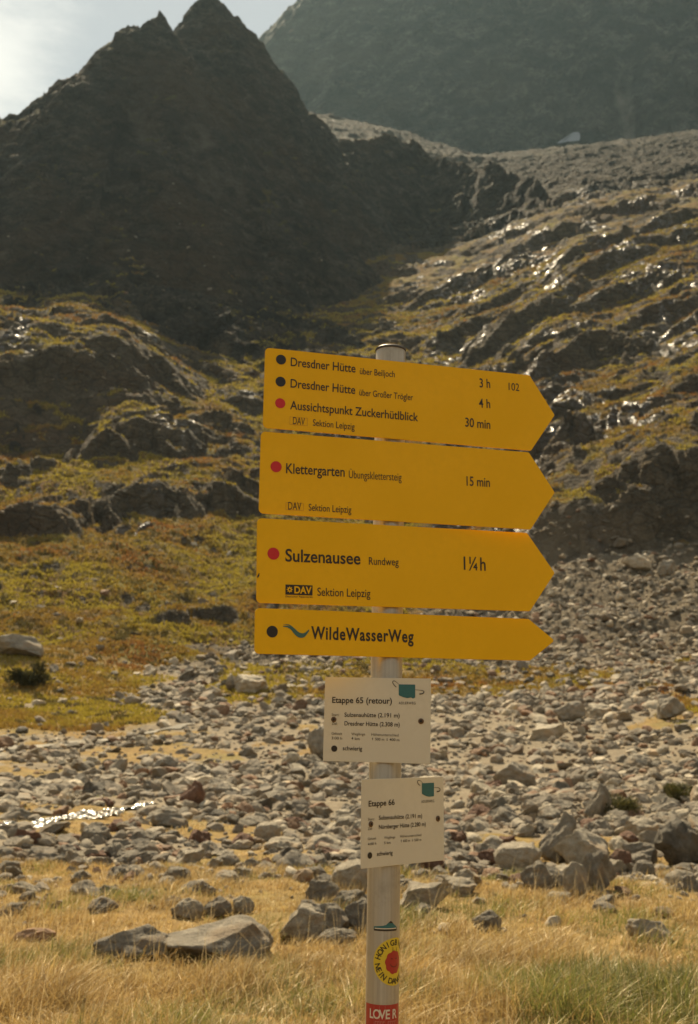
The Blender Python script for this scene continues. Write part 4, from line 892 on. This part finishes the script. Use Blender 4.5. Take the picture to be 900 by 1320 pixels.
# low heath and turf on the slopes: short tufts that catch the light from behind
HEATH = np.array([(.31, .23, .036), (.29, .185, .036), (.27, .13, .033), (.36, .285, .036), (.12, .095, .028)])
nh = 155000; a = np.radians(g.uniform(-24, 24, nh)); dd = np.exp(g.uniform(math.log(55), math.log(250), nh)); x, y = dd * np.sin(a), dd * np.cos(a)
c = cover_at(x, y); k = (c[:, 0] + .5 * fbm(x / 3, y / 3, 991, 3) > .55) & (g.random(nh) < c[:, 0] + .1); x, y, dd = x[k], y[k], dd[k]; n = len(x)
patch = fbm(x / 13, y / 8, 995, 4) + .3 * fbm(x / 25, y / 25, 997, 2) + g.normal(0, .06, n); ci = np.digitize(patch, [-.32, -.08, .06, .24]); ci = np.array([2, 1, 0, 3, 3])[ci]; ci = np.where(fbm(x / 2.6, y / 1.6, 999, 3) > .24, 4, ci)
per = 4; i = np.repeat(np.arange(n), per); m = len(i); r = g.uniform(0, .30, m) * (dd[i] / 120); th = g.uniform(0, 6.283, m); bx, by = x[i] + r * np.cos(th), y[i] + r * np.sin(th)
h = (.10 + .0016 * dd[i]) * g.uniform(.5, 1.2, m)
add_blades('heath', [blades(bx, by, ground_z(bx, by) - .03, h, h * g.uniform(.25, .5, m), h * .6 * g.random(m), th, HEATH[ci][i] * g.uniform(.8, 1.2, (m, 1)), 1)], leaf_mat('alpine heath', .8, .45))
# ------------------------------------------------------------------ shrubs
def shrub(px, py, w_px, h_px, lab, cols, n=2600, spiky=False):
    x, y, z, d_ = survey(px, py); s = d_ / FPX; W, H = w_px * s / 2, h_px * s; root = bpy.data.objects.new('shrub', None); COL.objects.link(root); root.location = (x, y + W * .6, float(ground_z(np.array([x]), np.array([y + W * .6]))[0])); tag(root, lab, 'shrub')
    nn = 14; cx, cy, cz, cr_ = g.uniform(-.7, .7, nn) * W, g.uniform(-.6, .6, nn) * W, g.uniform(.1, .75, nn) * H, g.uniform(.22, .45, nn) * W
    i = g.integers(0, nn, n); v = g.normal(size=(n, 3)); v /= np.linalg.norm(v, axis=1)[:, None]; rr_ = cr_[i] * g.random(n) ** .35
    bx, by, bz = cx[i] + v[:, 0] * rr_, cy[i] + v[:, 1] * rr_, np.clip(cz[i] + v[:, 2] * rr_, 0, None); ang = np.arctan2(by, bx) + g.normal(0, .6, n)
    L = (.22 if spiky else .12) * H * g.uniform(.6, 1.3, n); col = cols[g.integers(0, len(cols), n)] * g.uniform(.7, 1.2, (n, 1))
    c, (q, t), ti = blades(bx, by, bz, L, L * .22, L * (.3 if spiky else .9), ang, col, 2)
    mesh_np('foliage', c, [np.concatenate(q), t], M_shrub, parent=root, attrs={'tint': ti})
    st_ = []
    for k_ in range(7):
        a_ = g.uniform(0, 6.28); st_.append((cx[k_], cy[k_], cz[k_]))
    bm = bmesh.new()
    for tx_, ty_, tz_ in st_:
        ring = []
        for q_, rr2 in ((0, .02), (.5, .014), (1, .006)):
            ring.append([bm.verts.new((tx_ * q_ + H * rr2 * math.cos(b_), ty_ * q_ + H * rr2 * math.sin(b_), tz_ * q_ ** .8)) for b_ in (0, 1.57, 3.14, 4.71)])
        for a1, b1 in zip(ring[:-1], ring[1:]):
            for e_ in range(4): bm.faces.new((a1[e_], a1[(e_ + 1) % 4], b1[(e_ + 1) % 4], b1[e_]))
    bm_obj('stem', bm, M_stem, root)
M_shrub = leaf_mat('shrub leaves', .6, .3); M_stem = simple_mat('shrub bark', (.09, .06, .04), .9)
GREEN = np.array([(.07, .075, .022), (.10, .10, .03), (.05, .055, .018), (.13, .11, .035)]); DARK = np.array([(.025, .03, .012), (.04, .042, .016), (.055, .05, .018)])
shrub(800, 1058, 62, 26, 'low green shrub between the pointed rock and pale boulders on the right', GREEN)
shrub(884, 1036, 46, 24, 'green shrub at the right edge above the big dark boulder', GREEN)
shrub(30, 888, 52, 30, 'dark bushy shrub on the turf slope at the left edge', DARK)
